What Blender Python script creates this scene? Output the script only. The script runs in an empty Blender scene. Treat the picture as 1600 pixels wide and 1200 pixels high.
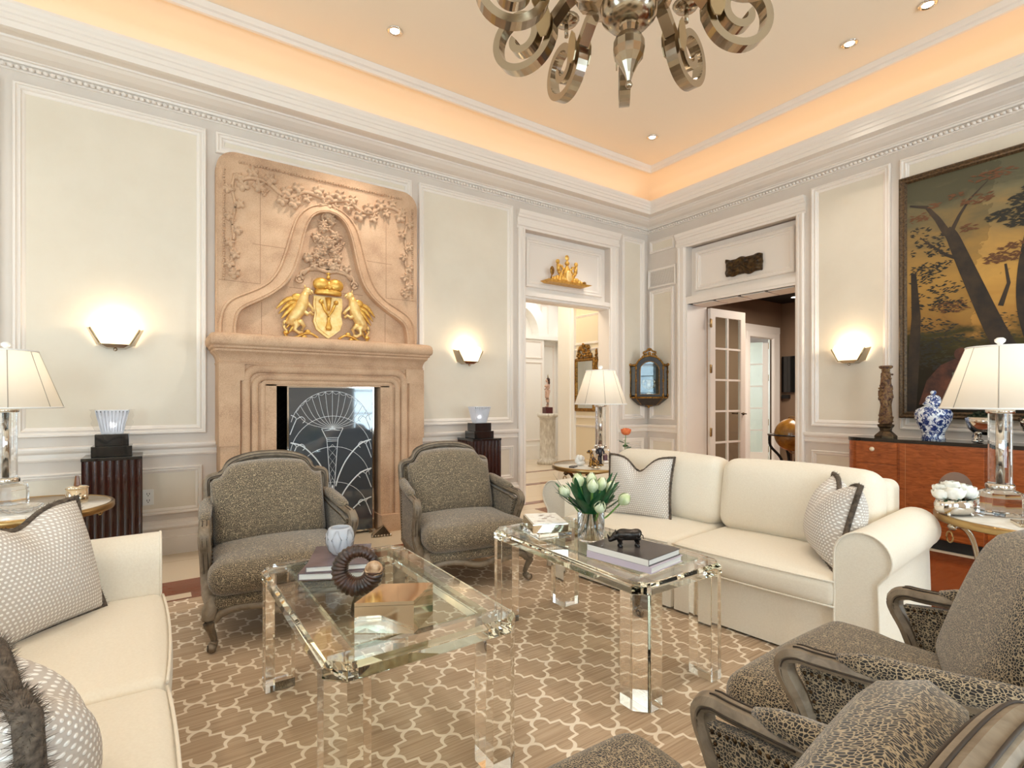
import bpy, bmesh, math, random
from mathutils import Vector, Matrix
random.seed(7)
S = bpy.context.scene
COL = S.collection
PI = math.pi
# ------------------------------------------------------------------ camera, sky, daylight, exposure
H = 1.25                                   # eye height
cam_d = bpy.data.cameras.new('camera'); cam = bpy.data.objects.new('camera', cam_d); COL.objects.link(cam)
cam.location = (0, 0, H)
cam.rotation_euler = (PI/2, 0, -math.atan2(820, 1200))
cam_d.sensor_width = 36; cam_d.lens = 820/1600*36; cam_d.shift_y = 23.5/1600; cam_d.clip_start = 0.02
S.camera = cam
S.view_settings.view_transform = 'Standard'; S.view_settings.look = 'None'
S.view_settings.exposure = 0.15; S.view_settings.gamma = 1.0; S.view_settings.use_curve_mapping = False
S.cycles.max_bounces = 32; S.cycles.transmission_bounces = 32; S.cycles.glossy_bounces = 32
S.cycles.diffuse_bounces = 5; S.cycles.transparent_max_bounces = 12
S.cycles.use_denoising = True; S.cycles.sample_clamp_indirect = 6.0
W = bpy.data.worlds.new('sky'); S.world = W; W.use_nodes = True
wn = W.node_tree.nodes; wl = W.node_tree.links
wn['Background'].inputs[1].default_value = 0.8
_sky = wn.new('ShaderNodeTexSky'); _sky.sky_type = 'HOSEK_WILKIE'; _sky.sun_direction = (-0.35, -0.3, 0.85); _sky.turbidity = 4
wl.new(_sky.outputs[0], wn['Background'].inputs[0])
def lamp(name, kind, loc, power, color, rot=(0, 0, 0), size=None, size_y=None, spot=None, blend=0.5, radius=None):
    d = bpy.data.lights.new(name, kind); o = bpy.data.objects.new(name, d); COL.objects.link(o)
    o.location = loc; o.rotation_euler = rot; d.energy = power; d.color = color
    if kind == 'AREA':
        d.shape = 'RECTANGLE'; d.size = size; d.size_y = size_y or size
    if kind == 'SPOT':
        d.spot_size = math.radians(spot); d.spot_blend = blend
    if radius is not None and kind in ('POINT', 'SPOT'): d.shadow_soft_size = radius
    return o
DAY = (0.70, 0.84, 1.0); WARM = (1.0, 0.84, 0.66); AMBER = (1.0, 0.54, 0.17)
YW, XW, YB, XL = 5.07, 5.80, -3.6, -3.4    # fireplace wall, right wall, window wall behind the camera, far left wall
# daylight in the tall windows of the wall behind the camera and of the left wall
for wx in (-2.3, 1.1, 4.87):
    lamp('window_daylight', 'AREA', (wx, YB-0.14, 1.75), 165, DAY, (PI/2, 0, 0), 1.5, 2.7)
for wy in (-1.4, 2.2):
    lamp('window_daylight', 'AREA', (XL-0.14, wy, 1.75), 75, DAY, (PI/2, 0, -PI/2), 1.5, 2.7)
# LED strips lying in the cornice trough
lamp('cove_strip_light', 'AREA', (1.1, YW-0.20, 3.79), 6, AMBER, (PI, 0, 0), 8.8, 0.06)
lamp('cove_strip_light', 'AREA', (XW-0.20, 0.7, 3.79), 6, AMBER, (PI, 0, 0), 0.06, 8.2)
lamp('cove_strip_light', 'AREA', (1.1, YB+0.315, 3.80), 6, AMBER, (PI, 0, 0), 8.8, 0.06)
lamp('cove_strip_light', 'AREA', (XL+0.315, 0.7, 3.80), 6, AMBER, (PI, 0, 0), 0.06, 8.2)
# recessed ceiling spots over the seating group (behind the top edge of the photo)
for _x, _y in ((0.1, 2.1), (2.75, 2.35), (2.7, 0.9), (1.2, 0.9)):
    lamp('downlight_beam', 'SPOT', (_x, _y, 4.25), 60, (1.0, 0.92, 0.82), (0, 0, 0), spot=75, blend=0.8, radius=0.06)
# fill lamps added under the ceilings of the rooms beyond the two doorways
lamp('hall_fill', 'AREA', (6.0, 7.8, 3.4), 42, (1.0, 0.97, 0.93), (0, 0, 0), 3.0, 2.0)
lamp('vestibule_fill', 'AREA', (4.3, 5.75, 3.0), 14, (1.0, 0.86, 0.66), (0, 0, 0), 0.8, 0.5)
lamp('library_fill', 'AREA', (8.2, 3.6, 2.9), 110, (1.0, 0.85, 0.7), (0, 0, 0), 1.5, 1.5)
lamp('garden_room_fill', 'AREA', (9.4, 6.9, 2.7), 90, (0.85, 0.95, 1.0), (0, 0, 0), 1.6, 1.6)

# ------------------------------------------------------------------ materials
def lin(c):
    c = [x/255 for x in c]
    return tuple((x/12.92 if x <= 0.04045 else ((x+0.055)/1.055)**2.4) for x in c) + (1,)
def mat(name, rgb, rough=0.5, metal=0.0, **k):
    m = bpy.data.materials.new(name); m.use_nodes = True
    b = m.node_tree.nodes['Principled BSDF']
    b.inputs['Base Color'].default_value = lin(rgb)
    b.inputs['Roughness'].default_value = rough; b.inputs['Metallic'].default_value = metal
    for key, v in k.items():
        b.inputs[key.replace('_', ' ')].default_value = v
    return m
def N(m, t, **k):
    n = m.node_tree.nodes.new(t)
    for a, v in k.items(): setattr(n, a, v)
    return n
def L(m, a, b): m.node_tree.links.new(a, b)
def BS(m): return m.node_tree.nodes['Principled BSDF']
def coords(m, scale=(1, 1, 1), rot=(0, 0, 0), kind='Object'):
    tc = N(m, 'ShaderNodeTexCoord'); mp = N(m, 'ShaderNodeMapping')
    mp.inputs['Scale'].default_value = scale; mp.inputs['Rotation'].default_value = rot
    L(m, tc.outputs[kind], mp.inputs[0]); return mp.outputs[0]
def math_(m, op, a, b=None, c=None):
    n = N(m, 'ShaderNodeMath', operation=op)
    for i, x in enumerate((a, b, c)):
        if x is None: continue
        if isinstance(x, (int, float)): n.inputs[i].default_value = x
        else: L(m, x, n.inputs[i])
    return n.outputs[0]
def ramp(m, fac, stops, interp='LINEAR'):
    r = N(m, 'ShaderNodeValToRGB'); r.color_ramp.interpolation = interp
    e = r.color_ramp.elements
    while len(e) < len(stops): e.new(0.5)
    for el, (p, c) in zip(e, stops): el.position = p; el.color = lin(c)
    L(m, fac, r.inputs[0]); return r.outputs[0]
def noise(m, vec, scale, detail=4, rough=0.55, dist=0.0):
    n = N(m, 'ShaderNodeTexNoise'); n.inputs['Scale'].default_value = scale; n.inputs['Detail'].default_value = detail
    n.inputs['Roughness'].default_value = rough; n.inputs['Distortion'].default_value = dist
    if vec is not None: L(m, vec, n.inputs['Vector'])
    return n.outputs['Fac']
def bump(m, h, strength=0.3, dist=0.01):
    b = N(m, 'ShaderNodeBump'); b.inputs['Strength'].default_value = strength; b.inputs['Distance'].default_value = dist
    L(m, h, b.inputs['Height']); L(m, b.outputs[0], BS(m).inputs['Normal'])
def noisy(name, c1, c2, scale, rough=0.5, metal=0.0, vscale=(1, 1, 1), bmp=0.0, lo=0.35, hi=0.65, detail=5, dist=0.0, **k):
    m = mat(name, c1, rough, metal, **k)
    f = noise(m, coords(m, vscale), scale, detail, 0.6, dist)
    L(m, ramp(m, f, [(lo, c1), (hi, c2)]), BS(m).inputs['Base Color'])
    if bmp: bump(m, f, bmp)
    return m
M = {}
M['stile'] = noisy('taupe_wall_paint', (217, 205, 194), (221, 210, 199), 3, 0.6)
M['panel'] = noisy('cream_panel_paint', (227, 215, 196), (231, 220, 202), 3, 0.6)
M['trim'] = mat('off_white_trim_paint', (240, 230, 220), 0.42)
M['ceil'] = mat('cream_ceiling_paint', (250, 234, 212), 0.75)
M['white'] = mat('white_paint', (244, 242, 238), 0.45)
M['hall'] = mat('hall_wall_paint', (244, 240, 232), 0.6)
M['vest'] = mat('vestibule_cream_paint', (232, 216, 186), 0.6)
M['dark_room'] = mat('dark_brown_wall_paint', (132, 110, 90), 0.7)
M['black'] = mat('black_lacquer', (14, 14, 15), 0.12, 0, Coat_Weight=0.6)
M['matte_black'] = mat('matte_black', (16, 15, 15), 0.6)
M['stone'] = noisy('carved_cast_stone', (202, 160, 126), (176, 132, 100), 9, 0.85, bmp=0.25, lo=0.3, hi=0.75)
_m = M['stone']; _f = noise(_m, coords(_m), 160, 2); _f2 = noise(_m, coords(_m), 5, 4)
L(_m, ramp(_m, math_(_m, 'ADD', math_(_m, 'MULTIPLY', _f, 0.5), math_(_m, 'MULTIPLY', _f2, 0.5)), [(0.34, (176, 140, 112)), (0.5, (204, 168, 136)), (0.64, (216, 182, 150))]), BS(_m).inputs['Base Color'])
M['brick'] = mat('black_firebrick', (26, 22, 24), 0.6)
_m = M['brick']; _b = N(_m, 'ShaderNodeTexBrick'); L(_m, coords(_m, (1, 1, 1), (PI/2, 0, 0.785)), _b.inputs['Vector'])
_b.inputs['Scale'].default_value = 5; _b.inputs['Color1'].default_value = lin((30, 24, 28)); _b.inputs['Color2'].default_value = lin((22, 18, 22)); _b.inputs['Mortar'].default_value = lin((50, 46, 48))
L(_m, _b.outputs[0], BS(_m).inputs['Base Color'])
M['gold'] = noisy('gilded_carving', (240, 196, 104), (206, 150, 62), 30, 0.38, 0.55, bmp=0.2)
M['gold_pale'] = noisy('pale_gilding', (250, 220, 156), (236, 192, 112), 24, 0.42, 0.4)
M['antique_gold'] = noisy('antique_gilding', (176, 128, 56), (92, 62, 26), 40, 0.42, 0.7, bmp=0.3)
M['brass'] = mat('brass', (176, 146, 98), 0.28, 1.0)
M['bronze'] = noisy('aged_bronze', (96, 74, 48), (52, 40, 28), 30, 0.4, 0.8)
M['chrome'] = mat('polished_silver', (226, 222, 216), 0.07, 1.0)
M['silver_gold'] = mat('warm_silver_mirror', (236, 224, 202), 0.06, 1.0)
M['nickel'] = mat('polished_nickel', (176, 164, 146), 0.16, 1.0)
M['nickel_lt'] = mat('brushed_champagne_metal', (186, 168, 136), 0.34, 1.0)
M['wood_grey'] = noisy('grey_washed_wood', (146, 130, 110), (112, 96, 78), 14, 0.42, 0, (1, 1, 1), 0.15, dist=1.0)
M['mahog'] = noisy('dark_mahogany', (62, 28, 20), (38, 16, 14), 8, 0.22, 0, (6, 6, 0.6), Coat_Weight=0.4)
M['burl'] = noisy('reddish_figured_wood', (186, 98, 44), (130, 62, 24), 9, 0.22, 0, (1, 1.0, 5), 0, 0.3, 0.7, 6, 1.2, Coat_Weight=0.5)
M['cream'] = noisy('cream_linen', (238, 227, 209), (233, 221, 202), 120, 0.92, bmp=0.12, Sheen_Weight=0.2)
M['marble'] = noisy('white_marble', (240, 236, 228), (222, 214, 202), 5, 0.12, dist=1.5)
M['shade'] = mat('white_fabric_lampshade', (250, 240, 222), 0.8)
_b = BS(M['shade']); _b.inputs['Emission Color'].default_value = (1.0, 0.78, 0.50, 1); _b.inputs['Emission Strength'].default_value = 0.55
_b.inputs['Subsurface Weight'].default_value = 0.0
M['glow'] = mat('lit_frosted_glass', (255, 236, 200), 0.5)
_b = BS(M['glow']); _b.inputs['Emission Color'].default_value = (1.0, 0.80, 0.50, 1); _b.inputs['Emission Strength'].default_value = 1.3
M['bulb'] = mat('lit_bulb', (255, 240, 220), 0.5)
_b = BS(M['bulb']); _b.inputs['Emission Color'].default_value = (1.0, 0.86, 0.66, 1); _b.inputs['Emission Strength'].default_value = 8
def glass(name, rgb=(250, 250, 248), ior=1.49, rough=0.0):
    m = bpy.data.materials.new(name); m.use_nodes = True; nt = m.node_tree
    nt.nodes.remove(nt.nodes['Principled BSDF'])
    g = nt.nodes.new('ShaderNodeBsdfGlass'); g.inputs['Color'].default_value = lin(rgb); g.inputs['IOR'].default_value = ior; g.inputs['Roughness'].default_value = rough
    nt.links.new(g.outputs[0], nt.nodes['Material Output'].inputs[0]); return m
def pane_mat(name, tint=(244, 248, 246), refl=0.08, rough=0.0):
    m = bpy.data.materials.new(name); m.use_nodes = True; nt = m.node_tree
    nt.nodes.remove(nt.nodes['Principled BSDF'])
    t = nt.nodes.new('ShaderNodeBsdfTransparent'); t.inputs[0].default_value = lin(tint)
    g = nt.nodes.new('ShaderNodeBsdfGlossy'); g.inputs['Roughness'].default_value = rough
    lw = nt.nodes.new('ShaderNodeLayerWeight'); lw.inputs[0].default_value = 0.5
    pw = nt.nodes.new('ShaderNodeMath'); pw.operation = 'POWER'; pw.inputs[1].default_value = 4.0; nt.links.new(lw.outputs['Facing'], pw.inputs[0])
    f = nt.nodes.new('ShaderNodeMath'); f.operation = 'MULTIPLY_ADD'; f.inputs[1].default_value = 0.5; f.inputs[2].default_value = 0.035; nt.links.new(pw.outputs[0], f.inputs[0])
    mx = nt.nodes.new('ShaderNodeMixShader')
    nt.links.new(f.outputs[0], mx.inputs[0]); nt.links.new(t.outputs[0], mx.inputs[1]); nt.links.new(g.outputs[0], mx.inputs[2])
    nt.links.new(mx.outputs[0], nt.nodes['Material Output'].inputs[0]); return m
M['acrylic'] = glass('clear_acrylic', (255, 255, 254), 1.49)
M['crystal'] = glass('clear_crystal', (250, 250, 250), 1.5)
M['frosted'] = mat('frosted_crystal', (240, 242, 248), 0.4, 0, Transmission_Weight=0.55, IOR=1.3)
M['pane'] = pane_mat('window_pane_glass')
M['tabletop_pane'] = pane_mat('table_pane_glass', (240, 245, 241))
M['smoke'] = mat('smoked_etched_glass', (70, 76, 82), 0.05, 0, Specular_IOR_Level=0.9, Coat_Weight=1.0)
M['etch'] = mat('white_etching', (226, 232, 236), 0.6)
M['mirror'] = mat('mirror_glass', (230, 236, 238), 0.02, 1.0)
M['leaf_green'] = noisy('tulip_leaf_green', (38, 104, 58), (20, 70, 40), 18, 0.42)
M['stem_green'] = noisy('pale_stem_green', (120, 160, 70), (90, 130, 50), 18, 0.45)
M['tulip'] = noisy('cream_tulip_petal', (238, 240, 214), (190, 204, 140), 22, 0.5, vscale=(1, 1, 0.4))
M['petal'] = noisy('white_rose_petal', (252, 250, 244), (238, 234, 222), 30, 0.6)
M['orange_rose'] = noisy('orange_rose_petal', (236, 132, 72), (214, 92, 48), 40, 0.55)
M['paper'] = mat('book_paper', (238, 234, 226), 0.8)
M['book_dark'] = noisy('charcoal_book_cover', (62, 56, 54), (90, 82, 80), 6, 0.25)
M['book_mauve'] = noisy('mauve_book_cover', (126, 108, 110), (96, 82, 86), 7, 0.25)
M['book_lilac'] = mat('lilac_book_spine', (206, 192, 204), 0.4)
M['groove'] = mat('dark_carved_groove', (58, 46, 36), 0.6)
M['horn'] = noisy('dark_ridged_horn', (78, 46, 30), (34, 20, 14), 20, 0.28, Coat_Weight=0.3)
M['skin'] = mat('carved_figure_flesh', (214, 178, 158), 0.6)
M['porcelain'] = mat('white_porcelain', (248, 246, 240), 0.15)
M['red_wood'] = mat('dark_red_plinth', (78, 18, 22), 0.3)
M['travertine'] = noisy('pitted_travertine', (232, 226, 214), (196, 186, 170), 26, 0.7, vscale=(1, 1, 0.35), bmp=0.3)
M['globe'] = noisy('antique_globe_map', (190, 140, 56), (122, 78, 26), 5, 0.25, Coat_Weight=0.5)
M['greenball'] = noisy('green_stone', (120, 150, 100), (160, 178, 130), 12, 0.3)
M['moss'] = noisy('dark_boxwood_leaf', (36, 54, 26), (20, 30, 14), 30, 0.7)
M['outlet'] = mat('white_plastic', (240, 238, 232), 0.35)
M['fur'] = noisy('grey_brown_fur', (112, 98, 84), (60, 50, 42), 60, 0.95)
M['dark_dot'] = mat('dark_slot', (30, 28, 26), 0.6)

def m_leopard():
    m = mat('spotted_chenille', (190, 164, 128), 0.95, 0, Sheen_Weight=0.3)
    v = coords(m, (1.15, 0.72, 0.9))
    nz = N(m, 'ShaderNodeTexNoise'); nz.inputs['Scale'].default_value = 30; L(m, v, nz.inputs['Vector'])
    mx = N(m, 'ShaderNodeVectorMath', operation='SCALE'); L(m, nz.outputs['Color'], mx.inputs[0]); mx.inputs['Scale'].default_value = 0.02
    ad = N(m, 'ShaderNodeVectorMath', operation='ADD'); L(m, v, ad.inputs[0]); L(m, mx.outputs[0], ad.inputs[1])
    vo = N(m, 'ShaderNodeTexVoronoi'); vo.feature = 'DISTANCE_TO_EDGE'; vo.inputs['Scale'].default_value = 160; vo.inputs['Randomness'].default_value = 0.75; L(m, ad.outputs[0], vo.inputs['Vector'])
    L(m, ramp(m, vo.outputs['Distance'], [(0.0, (182, 162, 132)), (0.072, (156, 137, 109)), (0.125, (38, 33, 31)), (1.0, (26, 22, 20))]), BS(m).inputs['Base Color'])
    bump(m, vo.outputs['Distance'], 0.3, 0.004); return m
M['leopard'] = m_leopard()
def m_dots():
    m = mat('dotted_pillow_fabric', (206, 196, 186), 0.9)
    v = coords(m, (74, 74, 74), (0, 0, 0)); s = N(m, 'ShaderNodeSeparateXYZ'); L(m, v, s.inputs[0])
    row = math_(m, 'FLOOR', s.outputs[2]); off = math_(m, 'MULTIPLY', math_(m, 'MODULO', row, 2.0), 0.5)
    fx = math_(m, 'SUBTRACT', math_(m, 'FRACT', math_(m, 'ADD', s.outputs[0], off)), 0.5)
    fz = math_(m, 'SUBTRACT', math_(m, 'FRACT', s.outputs[2]), 0.5)
    d = math_(m, 'SQRT', math_(m, 'ADD', math_(m, 'MULTIPLY', fx, fx), math_(m, 'MULTIPLY', fz, fz)))
    L(m, ramp(m, d, [(0.0, (250, 246, 240)), (0.24, (250, 246, 240)), (0.32, (198, 187, 178)), (1, (198, 187, 178))]), BS(m).inputs['Base Color'])
    bump(m, math_(m, 'SUBTRACT', 0.4, math_(m, 'MINIMUM', d, 0.4)), 0.6, 0.01); return m
M['dots'] = m_dots()
def m_rug():
    m = mat('trellis_rug', (160, 130, 100), 0.95)
    Lc = 0.1535
    v = coords(m, (1/Lc,)*3, (0, 0, -PI/4)); s = N(m, 'ShaderNodeSeparateXYZ'); L(m, v, s.inputs[0])
    def wave(x):
        fc = N(m, 'ShaderNodeFloatCurve'); c = fc.mapping.curves[0]
        pts = [(0, 0.5), (0.08, 0.455), (0.17, 0.435), (0.28, 0.462), (0.38, 0.575), (0.40, 0.578), (0.60, 0.422), (0.62, 0.425), (0.72, 0.538), (0.83, 0.565), (0.92, 0.545), (1, 0.5)]
        while len(c.points) < len(pts): c.points.new(0.5, 0.5)
        for p, q in zip(c.points, pts):
            p.location = q; p.handle_type = 'VECTOR' if q[0] in (0.38, 0.40, 0.60, 0.62) else 'AUTO'
        fc.mapping.update(); L(m, math_(m, 'FRACT', x), fc.inputs[1]); return math_(m, 'SUBTRACT', fc.outputs[0], 0.5)
    # node lattice phase
    a = math_(m, 'ADD', s.outputs[0], RUG_A); b = math_(m, 'ADD', s.outputs[1], RUG_B)
    def line(p, q):
        t = math_(m, 'SUBTRACT', p, wave(q))
        return math_(m, 'ABSOLUTE', math_(m, 'SUBTRACT', math_(m, 'FRACT', math_(m, 'ADD', t, 0.5)), 0.5))
    d = math_(m, 'MINIMUM', line(a, b), line(b, a))
    st = noise(m, coords(m, (2.2, 130, 1)), 1.0, 3, 0.6); mo = noise(m, coords(m, (1, 1, 1)), 1.6, 3)
    base = ramp(m, math_(m, 'ADD', math_(m, 'MULTIPLY', st, 0.75), math_(m, 'MULTIPLY', mo, 0.25)), [(0.32, (156, 130, 104)), (0.5, (186, 160, 132)), (0.68, (204, 180, 154))])
    mix = N(m, 'ShaderNodeMix', data_type='RGBA')
    L(m, ramp(m, d, [(0.0, (255, 255, 255)), (0.040, (255, 255, 255)), (0.056, (0, 0, 0)), (1, (0, 0, 0))]), mix.inputs[0])
    L(m, base, mix.inputs[6]); mix.inputs[7].default_value = lin((238, 222, 200)); L(m, mix.outputs[2], BS(m).inputs['Base Color'])
    bump(m, st, 0.15, 0.003); return m
_n0 = (0.9, 1.96)                          # one crossing of the trellis
RUG_A = -((_n0[0]*math.cos(-PI/4) - _n0[1]*math.sin(-PI/4))/0.1535) % 1.0
RUG_B = -((_n0[0]*math.sin(-PI/4) + _n0[1]*math.cos(-PI/4))/0.1535) % 1.0
M['rug'] = m_rug()
def m_stone_floor():
    m = mat('limestone_floor', (226, 208, 180), 0.16)
    v = coords(m); b = N(m, 'ShaderNodeTexBrick'); L(m, v, b.inputs['Vector']); b.offset = 0.5
    b.inputs['Scale'].default_value = 1.0; b.inputs['Brick Width'].default_value = 1.2; b.inputs['Row Height'].default_value = 0.6; b.inputs['Mortar Size'].default_value = 0.004
    b.inputs['Color1'].default_value = lin((228, 210, 184)); b.inputs['Color2'].default_value = lin((220, 200, 172)); b.inputs['Mortar'].default_value = lin((196, 176, 150))
    L(m, b.outputs[0], BS(m).inputs['Base Color']); return m
M['limestone'] = m_stone_floor()
def m_wood_floor():
    m = noisy('red_brown_wood_floor', (150, 78, 40), (104, 46, 20), 7, 0.14, 0, (1.2, 9, 1), 0, 0.3, 0.7, 6, 0.8, Coat_Weight=0.3)
    return m
M['wood_floor'] = m_wood_floor()
def m_porcelain_blue():
    m = mat('blue_and_white_porcelain', (236, 240, 244), 0.1)
    f = noise(m, coords(m), 26, 5, 0.65, 1.2)
    L(m, ramp(m, f, [(0.46, (240, 244, 248)), (0.52, (54, 78, 140)), (0.66, (20, 34, 86))]), BS(m).inputs['Base Color']); return m
M['blue_china'] = m_porcelain_blue()
def m_twist():
    m = mat('polychrome_carved_wood', (120, 84, 56), 0.55)
    f = noise(m, coords(m), 36, 5, 0.7, 0.8)
    L(m, ramp(m, f, [(0.36, (54, 38, 36)), (0.48, (120, 82, 60)), (0.58, (150, 116, 66)), (0.68, (96, 88, 90))]), BS(m).inputs['Base Color']); bump(m, f, 0.8, 0.02); return m
M['twist'] = m_twist()

# ------------------------------------------------------------------ mesh helpers
class MB:
    def __init__(s): s.v = []; s.f = []; s.mi = []; s.sm = []
    def add(s, vs, fs, mi=0, sm=False):
        o = len(s.v); s.v += [tuple(v) for v in vs]; s.f += [tuple(i+o for i in f) for f in fs]
        s.mi += [mi]*len(fs); s.sm += [sm]*len(fs); return s
    def box(s, x0, x1, y0, y1, z0, z1, mi=0):
        return s.add([(x, y, z) for x in (x0, x1) for y in (y0, y1) for z in (z0, z1)],
                     [(0, 1, 3, 2), (4, 6, 7, 5), (0, 4, 5, 1), (2, 3, 7, 6), (0, 2, 6, 4), (1, 5, 7, 3)], mi)
    def cushion(s, sx, sy, sz, r, puff=(0, 0, 0), c=(0, 0, 0), n=8, mi=0, rot=None):
        S_ = (sx, sy, sz); r = min(r, sx, sy, sz)
        def ax(h):
            k = max(h-r, 0); a = [-k+2*k*i/n for i in range(n+1)] if k > 1e-5 else [0]
            e = [k+r*math.tan(math.radians(q)) for q in (15, 30, 45)]
            return [-x for x in reversed(e)] + a + e
        A = [ax(S_[i]) for i in range(3)]
        for d in range(3):
            u, w = [i for i in range(3) if i != d]
            for sg in (-1, 1):
                vs = []; nu, nw = len(A[u]), len(A[w])
                for a in A[u]:
                    for b in A[w]:
                        p = [0, 0, 0]; p[d] = sg*S_[d]; p[u] = a; p[w] = b
                        q = [max(-(S_[i]-r), min(S_[i]-r, p[i])) for i in range(3)]
                        dv = Vector([p[i]-q[i] for i in range(3)])
                        if dv.length > 1e-9: dv = dv.normalized()*r
                        P = [q[i]+dv[i] for i in range(3)]
                        t = [P[i]/S_[i] for i in range(3)]
                        for i in range(3):
                            j, k = [x for x in range(3) if x != i]
                            P[i] += puff[i]*t[i]*max(0, 1-t[j]**2)*max(0, 1-t[k]**2)
                        P = Vector(P)
                        if rot is not None: P = rot @ P
                        vs.append((P[0]+c[0], P[1]+c[1], P[2]+c[2]))
                s.add(vs, [(i*nw+j, i*nw+j+1, (i+1)*nw+j+1, (i+1)*nw+j) for i in range(nu-1) for j in range(nw-1)], mi, True)
        return s
    def rbox(s, x0, x1, y0, y1, z0, z1, r=0.01, mi=0):
        bm = bmesh.new(); bmesh.ops.create_cube(bm, size=1)
        for v in bm.verts: v.co = ((x0+x1)/2+v.co.x*(x1-x0), (y0+y1)/2+v.co.y*(y1-y0), (z0+z1)/2+v.co.z*(z1-z0))
        bmesh.ops.bevel(bm, geom=bm.edges[:], offset=r, segments=2, affect='EDGES', profile=0.6)
        bm.verts.index_update(); s.add([v.co[:] for v in bm.verts], [[v.index for v in f.verts] for f in bm.faces], mi); bm.free(); return s
    def lathe(s, prof, n=24, c=(0, 0, 0), mi=0, sm=True, sx=1, sy=1, a0=0, wob=None):
        vs = []; k = len(prof)
        for i in range(n):
            a = a0+2*PI*i/n
            for (r, z) in prof:
                rr = r*(wob(a, z) if wob else 1)
                vs.append((c[0]+rr*math.cos(a)*sx, c[1]+rr*math.sin(a)*sy, c[2]+z))
        fs = [(i*k+j, ((i+1) % n)*k+j, ((i+1) % n)*k+j+1, i*k+j+1) for i in range(n) for j in range(k-1)]
        s.add(vs, fs, mi, sm)
        o = len(s.v)-len(vs)
        for j in (0, k-1):
            if prof[j][0] > 1e-4: s.f.append(tuple(o+i*k+j for i in range(n))); s.mi.append(mi); s.sm.append(False)
        return s
    def tube(s, pts, r, n=8, closed=False, mi=0, sm=True, asp=1.0, up=(0, 0, 1), cap=True, sq=False, roll=0.0):
        P = [Vector(p) for p in pts]; k = len(P); R = r if isinstance(r, (list, tuple)) else [r]*k
        vs = []; upv = Vector(up); last = None
        for i in range(k):
            if closed: t = P[(i+1) % k]-P[i-1]
            else: t = P[min(i+1, k-1)]-P[max(i-1, 0)]
            t = t.normalized() if t.length > 1e-9 else Vector((0, 0, 1))
            u = upv-t*upv.dot(t)
            if u.length < 0.05:
                u = (last if last is not None else Vector((1, 0, 0))); u = u-t*u.dot(t)
                if u.length < 1e-4: u = Vector((0, 1, 0))-t*t.y
            u.normalize(); last = u; w = t.cross(u)
            for j in range(n):
                a = 2*PI*j/n+roll
                if sq: a += PI/4
                q = (1.19 if sq else 1.0)
                vs.append(P[i]+(u*math.cos(a)*R[i]*q+w*math.sin(a)*R[i]*asp*q))
        m = k if closed else k-1
        s.add(vs, [(i*n+j, i*n+(j+1) % n, ((i+1) % k)*n+(j+1) % n, ((i+1) % k)*n+j) for i in range(m) for j in range(n)], mi, sm)
        if cap and not closed:
            o = len(s.v)-len(vs)
            for i in (0, k-1): s.f.append(tuple(o+i*n+j for j in range(n))); s.mi.append(mi); s.sm.append(False)
        return s
    def prism(s, poly, h0, h1, f=lambda u, v, h: (u, v, h), mi=0, sm=False):
        n = len(poly); s.add([f(u, v, h) for h in (h0, h1) for u, v in poly],
            [tuple(range(n)), tuple(range(2*n-1, n-1, -1))] + [(i, (i+1) % n, n+(i+1) % n, n+i) for i in range(n)], mi)
        if sm:
            for q in range(len(s.sm)-n, len(s.sm)): s.sm[q] = True
        return s
    def ring(s, outer, inner, h0, h1, f=lambda u, v, h: (u, v, h), mi=0):
        n = len(outer); o = len(s.v)
        vs = [f(u, v, h) for h in (h0, h1) for P in (outer, inner) for u, v in P]
        fs = []
        for i in range(n):
            j = (i+1) % n
            fs += [(i, j, n+j, n+i), (2*n+i, 3*n+i, 3*n+j, 2*n+j), (i, 2*n+i, 2*n+j, j), (n+i, n+j, 3*n+j, 3*n+i)]
        return s.add(vs, fs, mi)
    def ell(s, c, r, n=14, k=9, mi=0, rot=None, sm=True):
        if isinstance(r, (int, float)): r = (r, r, r)
        vs = [Vector((0, 0, -r[2]))]
        for i in range(1, k):
            a = -PI/2+PI*i/k
            for j in range(n):
                b = 2*PI*j/n; vs.append(Vector((r[0]*math.cos(a)*math.cos(b), r[1]*math.cos(a)*math.sin(b), r[2]*math.sin(a))))
        vs.append(Vector((0, 0, r[2]))); t = len(vs)-1
        if rot is not None: vs = [rot @ v for v in vs]
        fs = [(0, 1+(j+1) % n, 1+j) for j in range(n)]
        for i in range(k-2):
            for j in range(n): fs.append((1+i*n+j, 1+i*n+(j+1) % n, 1+(i+1)*n+(j+1) % n, 1+(i+1)*n+j))
        fs += [(t, 1+(k-2)*n+j, 1+(k-2)*n+(j+1) % n) for j in range(n)]
        return s.add([v+Vector(c) for v in vs], fs, mi, sm)
    def grid(s, fn, nu, nv, mi=0, sm=True):
        vs = [fn(i/nu, j/nv) for i in range(nu+1) for j in range(nv+1)]
        return s.add(vs, [(i*(nv+1)+j, i*(nv+1)+j+1, (i+1)*(nv+1)+j+1, (i+1)*(nv+1)+j) for i in range(nu) for j in range(nv)], mi, sm)
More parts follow.
